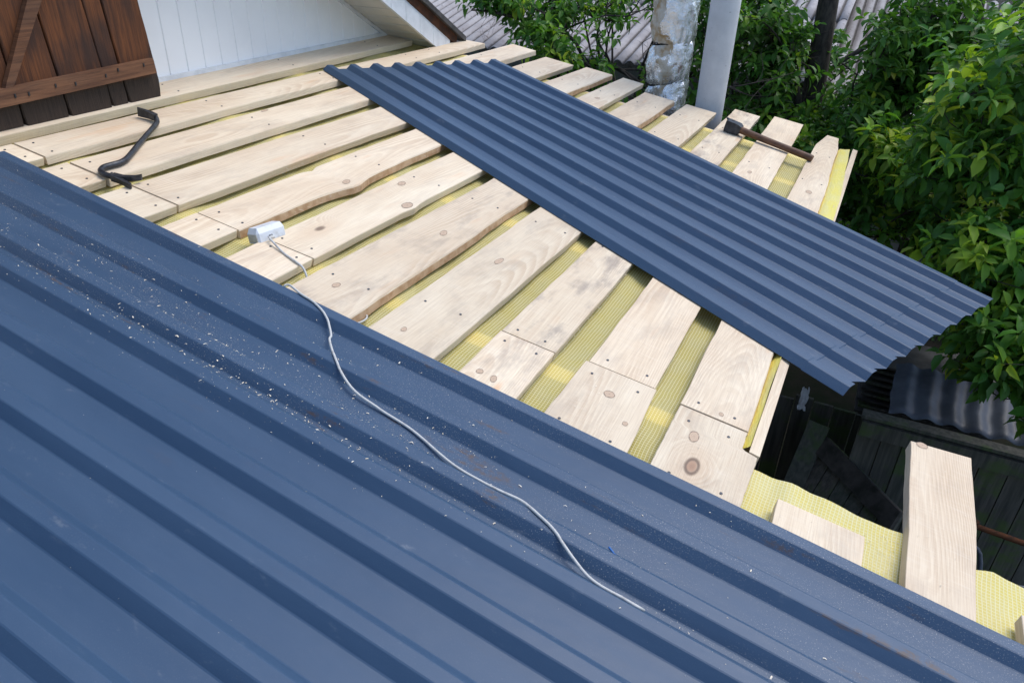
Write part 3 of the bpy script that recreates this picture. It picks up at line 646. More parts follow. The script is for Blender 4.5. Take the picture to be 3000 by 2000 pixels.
# ------------------------------------------------------------------ hammer
ham = thing('hammer', 'old steel-headed hand tool with worn brown wooden handle on the far boards', 'hammer', RP(-0.3, 3.9, 0.0))
h0 = RP(-0.485, 3.950, 0.030); h1 = RP(-0.080, 3.868, 0.017)
ax = (h1 - h0) / np.linalg.norm(h1 - h0); sdv = np.cross(ax, NR); sdv /= np.linalg.norm(sdv); upv = np.cross(sdv, ax)
mb = MB(); L = np.linalg.norm(h1 - h0)
mb.tube([h0 + ax * L * f for f in (0, 0.08, 0.3, 0.6, 0.85, 0.985, 1.0)], [0.017, 0.0175, 0.0165, 0.0155, 0.0165, 0.0165, 0.0145], 12); mb.build('handle', M['handle'], ham)
mb = MB(); flat_blade(mb, [h0 - ax * 0.055, h0 - ax * 0.05, h0 + ax * 0.012, h0 + ax * 0.028], [0.020, 0.027, 0.026, 0.019], [0.022, 0.028, 0.026, 0.018], sdv, upv)
hd = mb.build('head', M['iron'], ham)
mb = MB(); mb.tube([h0 - ax * 0.03 + upv * 0.02 - sdv * 0.008, h0 - ax * 0.058 + upv * 0.024 - sdv * 0.010, h0 - ax * 0.072 + upv * 0.031 - sdv * 0.012], [0.012, 0.008, 0.002], 6); mb.build('claw', M['iron'], hd)
mb = MB(); flat_blade(mb, [h0 - ax * 0.035 - upv * 0.022, h0 - ax * 0.012 - upv * 0.022], [0.019, 0.019], [0.012, 0.012], sdv, upv); mb.build('striking_face', M['iron'], hd)

# ------------------------------------------------------------------ shavings and sawdust
def chips(name, pts, label=None, cat=None, mat='chip', size=(0.0011, 0.0048)):
    mb = MB()
    for s, t, o, sc in pts:
        a = random.uniform(0, math.pi); l = random.uniform(*size) * sc; w = l * random.uniform(0.14, 0.4)
        ca, sa = math.cos(a), math.sin(a); b = random.uniform(0.0, 0.35) * l
        def q(x, y, z): return RP(s + ca * x - sa * y, t + sa * x + ca * y, o + z)
        vs = [q(-l/2, -w/2, 0.0003), q(-l/2, w/2, 0.0006), q(0, w/2, b + 0.0008), q(0, -w/2, b + 0.0005), q(l/2, -w/3, 0.0004), q(l/2, w/3, 0.0004)]
        mb.add(vs, [(0, 3, 2, 1), (3, 4, 5, 2)])
    return mb.build(name, M[mat], kind='stuff', label=label, cat=cat)
pts = []
def on_sheet(s, tau): return (s, tau + MS * s, sheet_h(tau) + 0.0006)
for i in range(3000):
    s = random.gauss(-1.15, 0.55) if random.random() < 0.72 else random.uniform(-2.1, 0.9)
    tau = random.gauss(0.96, 0.09)
    if not (0.80 < tau < 1.23 and -2.2 < s < 0.9): continue
    r = random.random(); pts.append((*on_sheet(s, tau), 0.3 + 1.6 * r ** 9))
for i in range(900):                              # swept into the valley feet
    s = random.uniform(-2.1, 0.1); tau = random.choice((0.898, 0.905, 1.052, 1.032, 1.185)) + random.gauss(0, 0.006)
    if n3(s * 3.2, tau * 20) > -0.05: pts.append((*on_sheet(s, tau), 0.3 + 1.2 * random.random() ** 4))
for i in range(120):
    s = random.gauss(-1.0, 0.25); tau = random.gauss(0.90, 0.012); pts.append((*on_sheet(s, tau), random.uniform(0.7, 2.0)))
for i in range(60):
    s, tau = random.uniform(-1.4, 0.4), random.uniform(0.0, 0.8); pts.append((*on_sheet(s, tau), random.uniform(0.2, 0.6)))
chips('sawdust', pts, 'fine sawdust and pale shavings strewn over the laid blue sheets', 'sawdust')
pts = []
def board_hit(s, t):
    for su, sdn, t0, t1, oz in BO:
        if t0 < t < t1 and su(t) + 0.004 < s < sdn(t) - 0.006: return 0.0008 + oz
    return None
for i in range(2600):
    s = random.choice((random.uniform(-0.7, 0.12), random.uniform(0.16, 0.8))); t = random.uniform(1.15, 1.8) if s > 0.1 else random.uniform(1.15, 2.4)
    o = board_hit(s, t)
    if o is None:
        if s > 0.08 and t < 1.40: o = -0.030
        elif s < 0.05 and random.random() < 0.5: o = -0.033
        else: continue
    pts.append((s, t, o + 0.0003, 0.2 + 0.9 * random.random() ** 3))
for i in range(500):
    s, t = random.uniform(0.37, 0.43), random.uniform(1.17, 1.40); s -= abs(random.gauss(0, 0.02)) ; pts.append((s + 0.02, t, -0.028, random.uniform(0.3, 1.0)))
for i in range(700):
    s, t = random.uniform(-2.4, 0.0), random.uniform(1.3, 4.2); o = board_hit(s, t)
    if o is not None: pts.append((s, t, o, 0.15 + 0.6 * random.random() ** 4))
chips('sawdust', pts, 'sawdust and splinters scattered over the bare boards and yellow film', 'sawdust')
# torn fibres along board edges
mb = MB()
for bi, (su, sdn, t0, t1, oz) in enumerate(BO):
    for i in range(int(26 * (t1 - max(t0, 1.2)))):
        t = random.uniform(max(t0, 1.2), t1)
        if n3(t * 3.0, bi * 5.5) < 0.02: continue
        s = sdn(t) - 0.002; l = random.uniform(0.004, 0.016); th = 0.0004; dt = random.uniform(-1, 1) * l; o = oz - random.uniform(0.006, 0.024)
        mb.tube([RP(s, t, o), RP(s + l * 0.5, t + dt * 0.6, o - random.uniform(-0.002, 0.004)), RP(s + l * 0.7, t + dt, o - random.uniform(0, 0.008))], [th * 1.6, th, th * 0.3], 3, cap=False)
mb.build('wood_fibres', M['chip'], kind='stuff', label='frayed pale wood fibres hanging along the sawn board edges', cat='wood fibres')
bl = thing('plastic_scrap', 'tiny bright blue plastic scrap lying beside the cable on the sheet', 'plastic scrap', RP(-0.09, 0.98, 0.006))
o_ = sheet_h(0.98 - MS * -0.09) + 0.003
mb = MB(); mb.tube([RP(-0.095, 0.986, o_), RP(-0.083, 0.978, o_)], 0.0022, 6); mb.build('stem', M['blue'], bl)
mb = MB(); mb.tube([RP(-0.083, 0.978, o_), RP(-0.075, 0.975, o_ + 0.001)], [0.0016, 0.0008], 5); mb.tube([RP(-0.083, 0.978, o_), RP(-0.079, 0.970, o_ + 0.001)], [0.0016, 0.0008], 5); mb.build('prong', M['blue'], bl)

# ------------------------------------------------------------------ white house behind: cladding, soffit, fascia, hatch
XW = -2.6703
house = thing('white_house', 'white-clad house gable with cream soffit and rusty roof edge above the lean-to', 'house', (XW, 2.5, 0))
RY, RZ, RS = 3.442, 3.262, -0.5505                 # a point of the rake line and its slope
def rake_z(y): return RZ + RS * (y - RY)
pw = 0.0965
y = 1.02
while y < 4.05:
    y0, y1 = y + 0.0004, y + pw - 0.0004; mb = MB(); zb = 2.9
    z0, z1 = min(rake_z(y0) + 0.03, 4.4), min(rake_z(y1) + 0.03, 4.4); g = 0.0035
    if z1 < zb + 0.02: break
    P = [(XW - 0.012, y0, zb), (XW - 0.012, y1, zb), (XW - 0.012, y1, z1), (XW - 0.012, y0, z0), (XW - g, y0, zb), (XW - g, y1, zb), (XW - g, y1, z1), (XW - g, y0, z0)]
    mb.hexa(P)
    P2 = [(XW - g, y0, zb), (XW - g, y1, zb), (XW - g, y1, z1), (XW - g, y0, z0), (XW, y0 + 0.003, zb), (XW, y1 - 0.003, zb), (XW, y1 - 0.003, z1), (XW, y0 + 0.003, z0)]
    mb.hexa(P2)
    mb.build('cladding_panel', M['white'], house); y += pw
mb = MB(); mb.box(((XW - 0.016) - 0.1, 2.3, 2.1), (0.2, 3.9, 1.9)); 
mb.hexa([(XW - 0.216, 0.35, 3.05), (XW - 0.216, 3.9, 3.05), (XW - 0.216, 1.2, 4.45), (XW - 0.216, 0.35, 4.45), (XW - 0.016, 0.35, 3.05), (XW - 0.016, 3.9, 3.05), (XW - 0.016, 1.2, 4.45), (XW - 0.016, 0.35, 4.45)])
mb.build('wall', M['white'], house)
# base trim and hatch sill
mb = MB(); mb.box((XW + 0.007, 2.35, 3.047), (0.013, 3.02, 0.036)); mb.build('base_trim', M['whitemetal'], house)
mb = MB(); mb.box((XW + 0.072, 1.53, 3.014), (0.135, 1.02, 0.026)); mb.build('sill', M['whitemetal'], house)
# soffit planks across the overhang
XF = -2.392
yy = 1.3; k = 0
while yy < 4.02:
    y0, y1 = yy + 0.006, yy + 0.082; mb = MB()
    P = [(XW, y0 + .0015, rake_z(y0)), (XF, y0 + .0015, rake_z(y0)), (XF, y1 - .0015, rake_z(y1)), (XW, y1 - .0015, rake_z(y1))]
    mb.hexa(P + [(q[0], q[1], q[2] + 0.005) for q in P]); mb.build('soffit_plank', M['cream'], house); yy += 0.088
mb = MB(); P = [(XW, 1.3, rake_z(1.3) + 0.016), (XF, 1.3, rake_z(1.3) + 0.016), (XF, 4.08, rake_z(4.08) + 0.016), (XW, 4.08, rake_z(4.08) + 0.016)]
mb.hexa(P + [(q[0], q[1], q[2] + 0.06) for q in P]); mb.build('roof_deck', M['fence'], house)
mb = MB()
P = [(XW + 0.0005, 1.3, rake_z(1.3) - 0.020), (XW + 0.014, 1.3, rake_z(1.3) - 0.020), (XW + 0.014, 3.9, rake_z(3.9) - 0.020), (XW + 0.0005, 3.9, rake_z(3.9) - 0.020)]
mb.hexa(P + [(q[0], q[1], q[2] + 0.018) for q in P]); mb.build('corner_trim', M['whitemetal'], house)
yy = 1.3
while yy < 4.0:                                    # fascia lengths
    y1 = min(yy + 0.135, 4.05); mb = MB()
    P = [(XF + 0.001, yy + .001, rake_z(yy) - 0.012), (XF + 0.020, yy + .001, rake_z(yy) - 0.012), (XF + 0.020, y1 - .001, rake_z(y1) - 0.012), (XF + 0.001, y1 - .001, rake_z(y1) - 0.012)]
    mb.hexa(P + [(q[0], q[1], q[2] + 0.105) for q in P]); mb.build('fascia_panel', M['whitemetal'], house); yy = y1
mb = MB(); P = [(XF - 0.1, 1.3, rake_z(1.3) + 0.094), (XF + 0.026, 1.3, rake_z(1.3) + 0.094), (XF + 0.026, 4.12, rake_z(4.12) + 0.094), (XF - 0.1, 4.12, rake_z(4.12) + 0.094)]
mb.hexa(P + [(q[0], q[1], q[2] + 0.055) for q in P]); mb.build('rusty_edge', M['rust'], house, label='rusty brown roof edge strip')
mb = MB(); P = [(-8.0, 1.2, rake_z(1.2) + 0.151), (XF + 0.045, 1.2, rake_z(1.2) + 0.151), (XF + 0.045, 4.2, rake_z(4.2) + 0.151), (-8.0, 4.2, rake_z(4.2) + 0.151)]
mb.hexa(P + [(q[0], q[1], q[2] + 0.03) for q in P]); mb.build('roof_covering', M['darkmetal'], house)
mb = MB(); P = [(-8.0, -1.8, rake_z(4.2) + 0.151), (XF + 0.045, -1.8, rake_z(4.2) + 0.151), (XF + 0.045, 1.199, rake_z(1.2) + 0.151), (-8.0, 1.199, rake_z(1.2) + 0.151)]
mb.hexa(P + [(q[0], q[1], q[2] + 0.03) for q in P]); mb.build('roof_covering', M['darkmetal'], house)
mb = MB(); mb.box((XW - 2.7, 1.3, 1.45), (5.0, 5.0, 2.9)); mb.build('house_body', M['white'], house)
# hatch
XD = XW + 0.115; KD = -XD / 2.6203
def D(y, z): return (y * KD, CAM_Z + (z - CAM_Z) * KD)
hatch = thing('hatch_door', 'old dark brown plank hatch door with battens against the white wall', 'door', (XD, 1.75, 3.05))
lines = [((1.43, 4.2), (1.46, 3.01)), ((1.553, 4.2), (1.5785, 3.01)), ((1.668, 4.2), (1.745, 3.01)), ((1.838, 4.2), (1.922, 3.01)), ((1.915, 4.2), (1.997, 3.01)), ((2.062, 4.2), (2.158, 3.005))]
bots = [3.014, 3.012, 3.009, 3.007, 3.005]
for i in range(5):
    a, b = lines[i], lines[i + 1]; mb = MB(); zb = bots[i]; vs = []; uvs = []; n = 22; th = 0.024 + 0.002 * (i % 3)
    g0, g1 = 0.0022, 0.0028
    for j in range(n + 1):
        z = zb + (3.75 - zb) * j / n
        ya = a[0][0] + (a[1][0] - a[0][0]) * (4.2 - z) / (4.2 - 3.01) + g0 + 0.0016 * n3(z * 14, i * 7.0)
        yb = b[0][0] + (b[1][0] - b[0][0]) * (4.2 - z) / (4.2 - 3.01) - g1 + 0.0016 * n3(z * 14, i * 7.0 + 3)
        if i == 4 and j < 2: yb -= 0.010 * (2 - j) / 2
        if j == 0: ya += 0.004; yb -= 0.003
        jb = 0.006 * n3(i * 3.3, 1.0) if j == 0 else 0
        for (yq, xq) in ((ya, XD + th - 0.003), (ya + 0.003, XD + th), (yb - 0.003, XD + th), (yb, XD + th - 0.003), (yb, XD), (ya, XD)):
            Y, Z = D(yq, z + (jb if yq < (ya + yb) / 2 else 0)); vs.append((xq, Y, Z)); uvs.append((z - 3.01, yq))
    K = 6
    mb.add(vs, [(j*K+k, j*K+(k+1) % K, (j+1)*K+(k+1) % K, (j+1)*K+k) for j in range(n) for k in range(K)] + [tuple(range(K))[::-1], tuple(n*K+k for k in range(K))], uvs)
    mb.build('plank', M['old'], hatch, color=(1.0, 0.0, 0, 1))
def hatch_bar(name, c, x0, x1, color):
    mb = MB(); P = [(D(*q)) for q in c]
    mb.hexa([(x0, q[0], q[1]) for q in P] + [(x1, q[0], q[1]) for q in P], [(q[0] * 1.0 + 0.5, q[1]) for q in P] * 2)
    return mb.build(name, M['old'], hatch, color=color)
bt = hatch_bar('batten', [(1.45, 3.090), (2.124, 3.106), (2.120, 3.160), (1.45, 3.145)], XD + 0.029, XD + 0.052, (0, 1.0, 0, 1))
hatch_bar('brace', [(1.53, 3.146), (1.56, 3.148), (1.985, 3.75), (1.90, 3.75)], XD + 0.029, XD + 0.050, (0, 0.75, 0, 1))
for (yn, zn) in ((1.553, 3.12), (1.60, 3.118), (1.70, 3.128), (1.775, 3.122), (1.90, 3.130), (1.955, 3.142), (2.07, 3.143)):
    nl = MB(); Y, Z = D(yn, zn); nl.box((XD + 0.0535, Y, Z), (0.003, 0.005, 0.012)); nl.build('nail', M['black'], bt)

# ------------------------------------------------------------------ flues behind the roof
flue = thing('grey_flue_pipe', 'plain pale grey cement flue pipe rising behind the board ends', 'pipe', (-0.876, 4.40, 0))
mb = MB(); PR = 0.079
def lathe(mb, cx, cy, prof, sides=32, mi=0):
    vs = []; n = len(prof)
    for r, z in prof:
        for k in range(sides):
            a = 2 * math.pi * k / sides; vs.append((cx + r * math.cos(a), cy + r * math.sin(a), z))
    mb.add(vs, [(i*sides+k, i*sides+(k+1) % sides, (i+1)*sides+(k+1) % sides, (i+1)*sides+k) for i in range(n-1) for k in range(sides)], None, mi, True)
lathe(mb, -0.876, 4.40, [(PR, 0), (PR, 2.0), (PR, 3.2), (PR, 4.6), (PR - 0.012, 4.6), (PR - 0.012, 4.0)]); mb.build('pipe_wall', M['pipe'], flue)
mb = MB(); lathe(mb, -0.876, 4.40, [(PR + 0.001, 1.55), (PR + 0.014, 1.56), (PR + 0.014, 1.72), (PR + 0.001, 1.73)]); mb.build('joint_collar', M['pipe'], flue)
foil = thing('wrapped_flue', 'lumpy flue wrapped in torn silver foil and stained wool beside the grey pipe', 'chimney', (-1.19, 4.60, 0))
FX, FY = -1.185, 4.60
ties = [1.6, 2.1, 2.5, 2.83, 3.05, 3.42, 3.85, 4.3]
for a, b in zip(ties, ties[1:]):
    mb = MB(); vs = []; sides = 72; n = max(10, int((b - a) / 0.011))
    for j in range(n + 1):
        f = j / n; z = a + (b - a) * f; bul = math.sin(math.pi * f) ** 0.55
        tilt = 0.035 * math.sin(3.1 * a)
        for k in range(sides):
            th = 2 * math.pi * k / sides; c, s_ = math.cos(th), math.sin(th)
            r = 0.110 + 0.011 * bul + 0.004 * math.cos(th * 19 + 3 * math.sin(z * 9)) * (1 - bul) + 0.003 * math.cos(th * 7 + z * 40) + 0.012 * n3(c * 1.6, s_ * 1.6, z * 5) * bul + 0.012 * n3(c * 4, s_ * 4, z * 9) + 0.008 * abs(n3(c * 9, s_ * 9, z * 16)) + 0.004 * n3(c * 20, s_ * 20, z * 45)
            wl = max(0.0, -c * 0.75 - s_ * 0.55 - 0.35)
            r += wl * 0.045 * bul * (0.4 + n3(c * 4, s_ * 4, z * 11 + 5))
            vs.append((FX + r * c, FY + r * s_, z + tilt * c * (1 if j in (0, n) else 1)))
    mb.add(vs, [(j*sides+k, j*sides+(k+1) % sides, (j+1)*sides+(k+1) % sides, (j+1)*sides+k) for j in range(n) for k in range(sides)], None, 0, True)
    o = mb.build('foil_wrap', M['foil'], foil)
for a in ties[1:-1]:
    mb = MB(); tilt = 0.035 * math.sin(3.1 * a)
    mb.tube([(FX + 0.112 * math.cos(q), FY + 0.112 * math.sin(q), a + tilt * math.cos(q)) for q in np.linspace(0, 2 * math.pi, 25)], 0.0022, 5, cap=False); mb.build('tie_wire', M['black'], foil)
mb = MB(); lathe(mb, FX, FY, [(0.07, 0), (0.07, 4.5)], 20); mb.build('inner_pipe', M['darkmetal'], foil)
# ------------------------------------------------------------------ shed below the roof
shed = thing('shed', 'dark plank shed carrying the lean-to roof', 'shed', (-1.2, 2.2, 0))
for i in range(30):
    y0 = -0.4 + i * 0.143
    if y0 > 3.85: break
    x = -0.16 if y0 > 1.38 else 0.62
    mb = MB(); zt = RP((x + 0.16) / CP, 0, -0.2)[2]; mb.box((x, y0 + 0.07, zt / 2), (0.022, 0.139, zt)); mb.build('wall_plank', M['fence'], shed)
for i in range(17):
    x0 = -2.6 + i * 0.143; s = (x0 + 0.07 + 0.16) / CP; zt = RP(s, 0, -0.2)[2]
    mb = MB(); mb.box((x0 + 0.07, 3.93, zt / 2), (0.139, 0.022, zt)); mb.build('wall_plank', M['fence'], shed)
for i in range(6):
    x0 = -0.15 + i * 0.13; zt = RP((x0 + 0.16 + 0.06) / CP, 0, -0.2)[2]
    mb = MB(); mb.box((x0 + 0.065, 1.36, zt / 2), (0.126, 0.022, zt)); mb.build('wall_plank', M['fence'], shed)

# ------------------------------------------------------------------ neighbouring roofs
slate = thing('outbuilding', 'neighbouring outbuilding under a weathered grey corrugated sheet roof', 'building', (-3.5, 9.0, 0))
def corr_sheet(mb, x0, x1, y0, z0, rise, length, per, amp, sub=8, ny=6, flip=False):
    nx = int((x1 - x0) / per * sub); vs = []
    for i in range(nx + 1):
        x = x0 + (x1 - x0) * i / nx; h = amp * (2 * abs(math.sin(math.pi * x / per)) ** 0.8 - 1)
        for j in range(ny + 1):
            yy = y0 + length * j / ny; vs.append((x, yy, z0 + rise * length * j / ny + h + 0.006 * n3(x * 2, yy * 2)))
    n = ny + 1
    top = len(vs); vs2 = [(q[0], q[1], q[2] - 0.008) for q in vs]
    fs = [(i*n+j, (i+1)*n+j, (i+1)*n+j+1, i*n+j+1) for i in range(nx) for j in range(ny)]
    fs += [(top+i*n+j+1, top+(i+1)*n+j+1, top+(i+1)*n+j, top+i*n+j) for i in range(nx) for j in range(ny)]
    fs += [(i*n, top+i*n, top+(i+1)*n, (i+1)*n) for i in range(nx)]
    mb.add(vs + vs2, fs, None, 0, True)
for r in range(4):
    for c in range(7):
        x0 = -7.9 + c * 1.05
        mb = MB(); corr_sheet(mb, x0, x0 + 1.10, 7.0 + r * 1.55, 2.49 + 0.22 * 1.55 * r + 0.010 * r + 0.006 * (c % 2), 0.22, 1.72, 0.118, 0.024); mb.build('roof_sheet', M['slate'], slate)
mb = MB(); mb.box((-4.2, 10.2, 1.2), (7.0, 6.0, 2.35)); mb.build('wall', M['mortar'], slate)
mb = MB(); mb.box((-4.2, 7.06, 2.37), (7.4, 0.05, 0.14)); mb.build('eave_board', M['fence'], slate)
shed2 = thing('garden_store', 'pale corrugated sheet roof glimpsed through the apple leaves at upper right', 'building', (0.8, 10.0, 0))
for c in range(4):
    mb = MB(); corr_sheet(mb, -1.1 + c * 1.02, -1.1 + c * 1.02 + 1.08, 8.3, 1.75, 0.45, 2.6, 0.118, 0.022); mb.build('roof_sheet', M['slate'], shed2)
mb = MB(); mb.box((0.9, 9.9, 0.9), (4.0, 2.6, 1.7)); mb.build('wall', M['mortar'], shed2)
for r in range(9):
    for c in range(11):
        mb = MB() if (r == 0 and c == 0) else None
        if mb: mb.box((0, 0, 0), (0.24, 0.1, 0.078)); bm_ = mb.mesh('brick', M['brick'])
if True:
    bw = thing('brick_wall', 'pale brick wall corner behind the leaves at the right edge', 'wall', (3.4, 8.0, 0))
    mb = MB(); mb.box((3.6, 8.05, 1.55), (2.6, 0.18, 3.1)); mb.build('mortar_core', M['mortar'], bw)
    for r in range(34):
        for c in range(10):
            o = link('brick', bm_, bw); o.matrix_parent_inverse = Matrix.Identity(4); o.location = (2.45 - 3.4 + c * 0.25 + (0.125 if r % 2 else 0), -0.055, 0.05 + r * 0.09)
            if r * 0.09 < 1.0: COL.objects.unlink(o); bpy.data.objects.remove(o)

# ------------------------------------------------------------------ yard corner: fences, leaning gate, corrugated sheets, scrap
fence = thing('plank_fence', 'dark mossy plank fence with a top rail in the yard below', 'fence', (0.9, 4.0, 0))
x = 0.335; i = 0
while x < 2.4:
    w = random.uniform(0.105, 0.15); mb = MB(); h = 1.26 + random.uniform(-0.015, 0.015)
    mb.box((x + w / 2, 4.02 + random.uniform(-0.004, 0.004), h / 2), (w - 0.006, 0.022, h)); mb.build('plank', M['fence'], fence); x += w; i += 1
mb = MB(); mb.box((1.37, 3.975, 1.215), (2.06, 0.045, 0.095)); mb.build('rail', M['fence'], fence)
mb = MB(); mb.box((1.37, 4.0, 1.287), (2.08, 0.075, 0.02)); mb.build('cap_rail', M['fence'], fence)
f2 = thing('plank_screen', 'low dark plank screen in the shadow under the eave', 'fence', (0.0, 4.5, 0))
x = -0.55
while x < 0.34:
    w = random.uniform(0.10, 0.14); mb = MB(); h = 1.0 + random.uniform(-0.03, 0.02)
    mb.box((x + w / 2, 4.47, h / 2), (w - 0.007, 0.022, h)); mb.build('plank', M['fence'], f2); x += w
gate = thing('old_gate', 'mossy green-brown plank gate with diagonal rail, leaning in the dark yard', 'gate', (0.4, 4.0, 0.4))
A, B_, C_, Dd = [Vector(q) for q in ((0.245, 4.28, 0.93), (0.60, 3.80, 0.93), (0.66, 3.86, 0.28), (0.10, 4.02, 0.30))]
nn = (B_ - A).cross(Dd - A).normalized()
if nn.z < 0: nn = -nn
A, B_ = Vector((0.22, 4.20, 0.93)), Vector((0.66, 3.68, 0.93)); dn_ = Vector((-0.22, -0.42, -0.72))
nn = (B_ - A).cross(dn_).normalized(); nn = nn if nn.z > 0 else -nn
for i in range(6):
    p0 = A + (B_ - A) * (i / 6 + 0.006); p1 = A + (B_ - A) * ((i + 1) / 6 - 0.006); L = 1.0 + 0.05 * (i % 3) - 0.03
    P = [p0, p1, p1 + dn_ * L, p0 + dn_ * L]; mb = MB(); mb.hexa([tuple(q) for q in P] + [tuple(q + nn * 0.022) for q in P]); mb.build('plank', M['fence'], gate)
P = [A + nn * 0.024, B_ + nn * 0.024, B_ + dn_ * 0.14 + nn * 0.024, A + dn_ * 0.14 + nn * 0.024]
mb = MB(); mb.hexa([tuple(q) for q in P] + [tuple(q + nn * 0.03) for q in P]); mb.build('rail', M['greyplank'], gate)
lb = thing('leaning_board', 'narrow dark board propped upright in the shadow beside the gate', 'board', (0.1, 4.2, 0.3))
p0, p1 = Vector((0.14, 4.22, 1.0)), Vector((0.02, 3.75, 0.15)); sdx = Vector((0.06, -0.015, 0)); up_ = (p1 - p0).cross(sdx).normalized() * 0.02
mb = MB(); P = [p0 - sdx, p0 + sdx, p1 + sdx, p1 - sdx]; mb.hexa([tuple(q) for q in P] + [tuple(q + up_) for q in P]); mb.build('plank', M['fence'], lb)
cs = thing('corrugated_scrap', 'crumpled dull blue-grey corrugated sheet resting on the fence top', 'metal sheet', (0.85, 4.2, 1.3))
mb = MB(); nx, ny = 60, 8; vs = []
for i in range(nx + 1):
    for j in range(ny + 1):
        x = 0.46 + 0.86 * i / nx; yq = 4.06 + 0.40 * j / ny
        vs.append((x + 0.02 * n3(j * 0.5, 3), yq + 0.015 * n3(x * 6, 2), 1.315 + 0.10 * j / ny + 0.011 * math.sin(2 * math.pi * x / 0.125) + 0.012 * n3(x * 3, yq * 3)))
n = ny + 1
mb.add(vs + [(q[0], q[1], q[2] - 0.006) for q in vs], [(i*n+j, (i+1)*n+j, (i+1)*n+j+1, i*n+j+1) for i in range(nx) for j in range(ny)] + [((nx+1)*n+i*n, (nx+1)*n+(i+1)*n, (i+1)*n, i*n) for i in range(nx)], None, 0, True)
mb.build('sheet', M['corr'], cs)
stk = thing('sheet_stack', 'stack of dark corrugated sheets edge-on beside the fence corner', 'sheet stack', (0.3, 4.75, 0))
for i in range(9):
    mb = MB(); mb.box((0.72 + 0.012 * (i % 2), 4.86, 0.9 + i * 0.045), (0.78, 0.42, 0.016), Matrix.Rotation(0.05 * n3(i * 2.2), 3, 'Z')); mb.build('sheet', M['fence'] if i % 2 else M['darkmetal'], stk)
mb = MB(); mb.box((0.72, 4.88, 0.44), (0.72, 0.38, 0.88)); mb.build('support', M['fence'], stk)
fr = thing('scrap_frame', 'rusty bent steel tube frame lying in the yard at the right edge', 'metal frame', (1.05, 3.55, 0.6))
def tubeobj(name, pts, r, mat): mb = MB(); mb.tube(smooth_path(pts, 5), r, 8); mb.build(name, M[mat], fr)
tubeobj('tube', [(0.82, 3.55, 0.70), (0.90, 3.56, 0.92), (1.02, 3.58, 0.90), (1.08, 3.50, 0.60)], 0.011, 'corr')
tubeobj('tube', [(0.84, 3.46, 0.80), (1.02, 3.48, 0.78), (1.2, 3.5, 0.76)], 0.010, 'corr')
tubeobj('tube', [(0.92, 3.42, 0.55), (1.0, 3.46, 0.85), (1.04, 3.50, 0.45)], 0.012, 'corr')
tubeobj('bar', [(0.93, 3.66, 0.40), (0.97, 3.68, 1.02)], 0.018, 'rust'); tubeobj('bar', [(0.95, 3.68, 0.99), (1.35, 3.72, 0.93)], 0.016, 'rust')
tubeobj('tube', [(1.05, 3.36, 0.5), (1.12, 3.40, 0.86), (1.26, 3.42, 0.86), (1.34, 3.42, 0.4)], 0.011, 'corr')
rg = MB(); vs = []
for i in range(9):
    for j in range(9): vs.append((0.012 + 0.045 * (i / 8 - .5) + 0.012 * n3(i * .7, j * .7, 2), 4.36 + 0.05 * (j / 8 - .5) + 0.012 * n3(i * .6, j * .6), 1.06 + 0.13 * (j / 8 - 0.5) + 0.03 * n3(i * .5, j * .5, 7)))
rg.add(vs + [(q[0] + 0.002, q[1] + 0.002, q[2] - 0.003) for q in vs], [(i*9+j, (i+1)*9+j, (i+1)*9+j+1, i*9+j+1) for i in range(8) for j in range(8)] + [(81+i*9+j+1, 81+(i+1)*9+j+1, 81+(i+1)*9+j, 81+i*9+j) for i in range(8) for j in range(8)], None, 0, True)
rg.build('rag', M['rag'], label='small crumpled white rag hanging in the dark gap below the loose sheet', cat='rag')

# ------------------------------------------------------------------ trees
LT = np.array([(0, 0, 0), (0.30, -0.20, 0.06), (0.30, 0, 0.0), (0.30, 0.20, 0.06), (0.66, -0.19, 0.035), (0.66, 0, -0.035), (0.66, 0.19, 0.035), (1.0, 0, -0.14)])
LF = [(0, 1, 2), (0, 2, 3), (1, 4, 5, 2), (2, 5, 6, 3), (4, 7, 5), (5, 7, 6)]
def leaf_template(curl, fold):
    q = LT.copy(); q[:, 2] += -curl * q[:, 0] ** 2 * 0.35; q[:, 2] += fold * np.abs(q[:, 1]) * 0.6; return q
TEMPL = [leaf_template(c, f) for c, f in ((0.0, 0.3), (0.5, 0.5), (0.9, 0.2), (-0.3, 0.6))]
def leaves_mesh(name, pos, rot, size, tint, tidx, width):
    n = len(pos); T = np.stack(TEMPL)[tidx] * np.stack([size, size * width, size], 1)[:, None, :]
    V = np.einsum('nij,nkj->nki', rot, T) + pos[:, None, :]
    base = (np.arange(n) * 8)
    tri = np.array([f for f in LF if len(f) == 3]); qd = np.array([f for f in LF if len(f) == 4])
    F = [(base[:, None, None] + tri[None]).reshape(-1, 3), (base[:, None, None] + qd[None]).reshape(-1, 4)]
    me = bpy.data.meshes.new(name); me.vertices.add(n * 8); me.vertices.foreach_set('co', V.reshape(-1).astype(np.float32))
    loops = np.concatenate([F[0].reshape(-1), F[1].reshape(-1)]); nt, nq = len(F[0]), len(F[1])
    me.loops.add(len(loops)); me.loops.foreach_set('vertex_index', loops.astype(np.int32))
    me.polygons.add(nt + nq); st = np.concatenate([np.arange(nt) * 3, nt * 3 + np.arange(nq) * 4]).astype(np.int32)
    me.polygons.foreach_set('loop_start', st)
    me.polygons.foreach_set('use_smooth', np.ones(nt + nq, bool))
    me.update(calc_edges=True); me.validate()
    at = me.attributes.new('tint', 'FLOAT_COLOR', 'POINT'); cc = np.concatenate([tint, np.ones((n, 1))], 1); at.data.foreach_set('color', np.repeat(cc, 8, 0).reshape(-1).astype(np.float32))
    me.materials.append(M['leaf']); return me
CAMP = np.array([0, 0, CAM_Z])
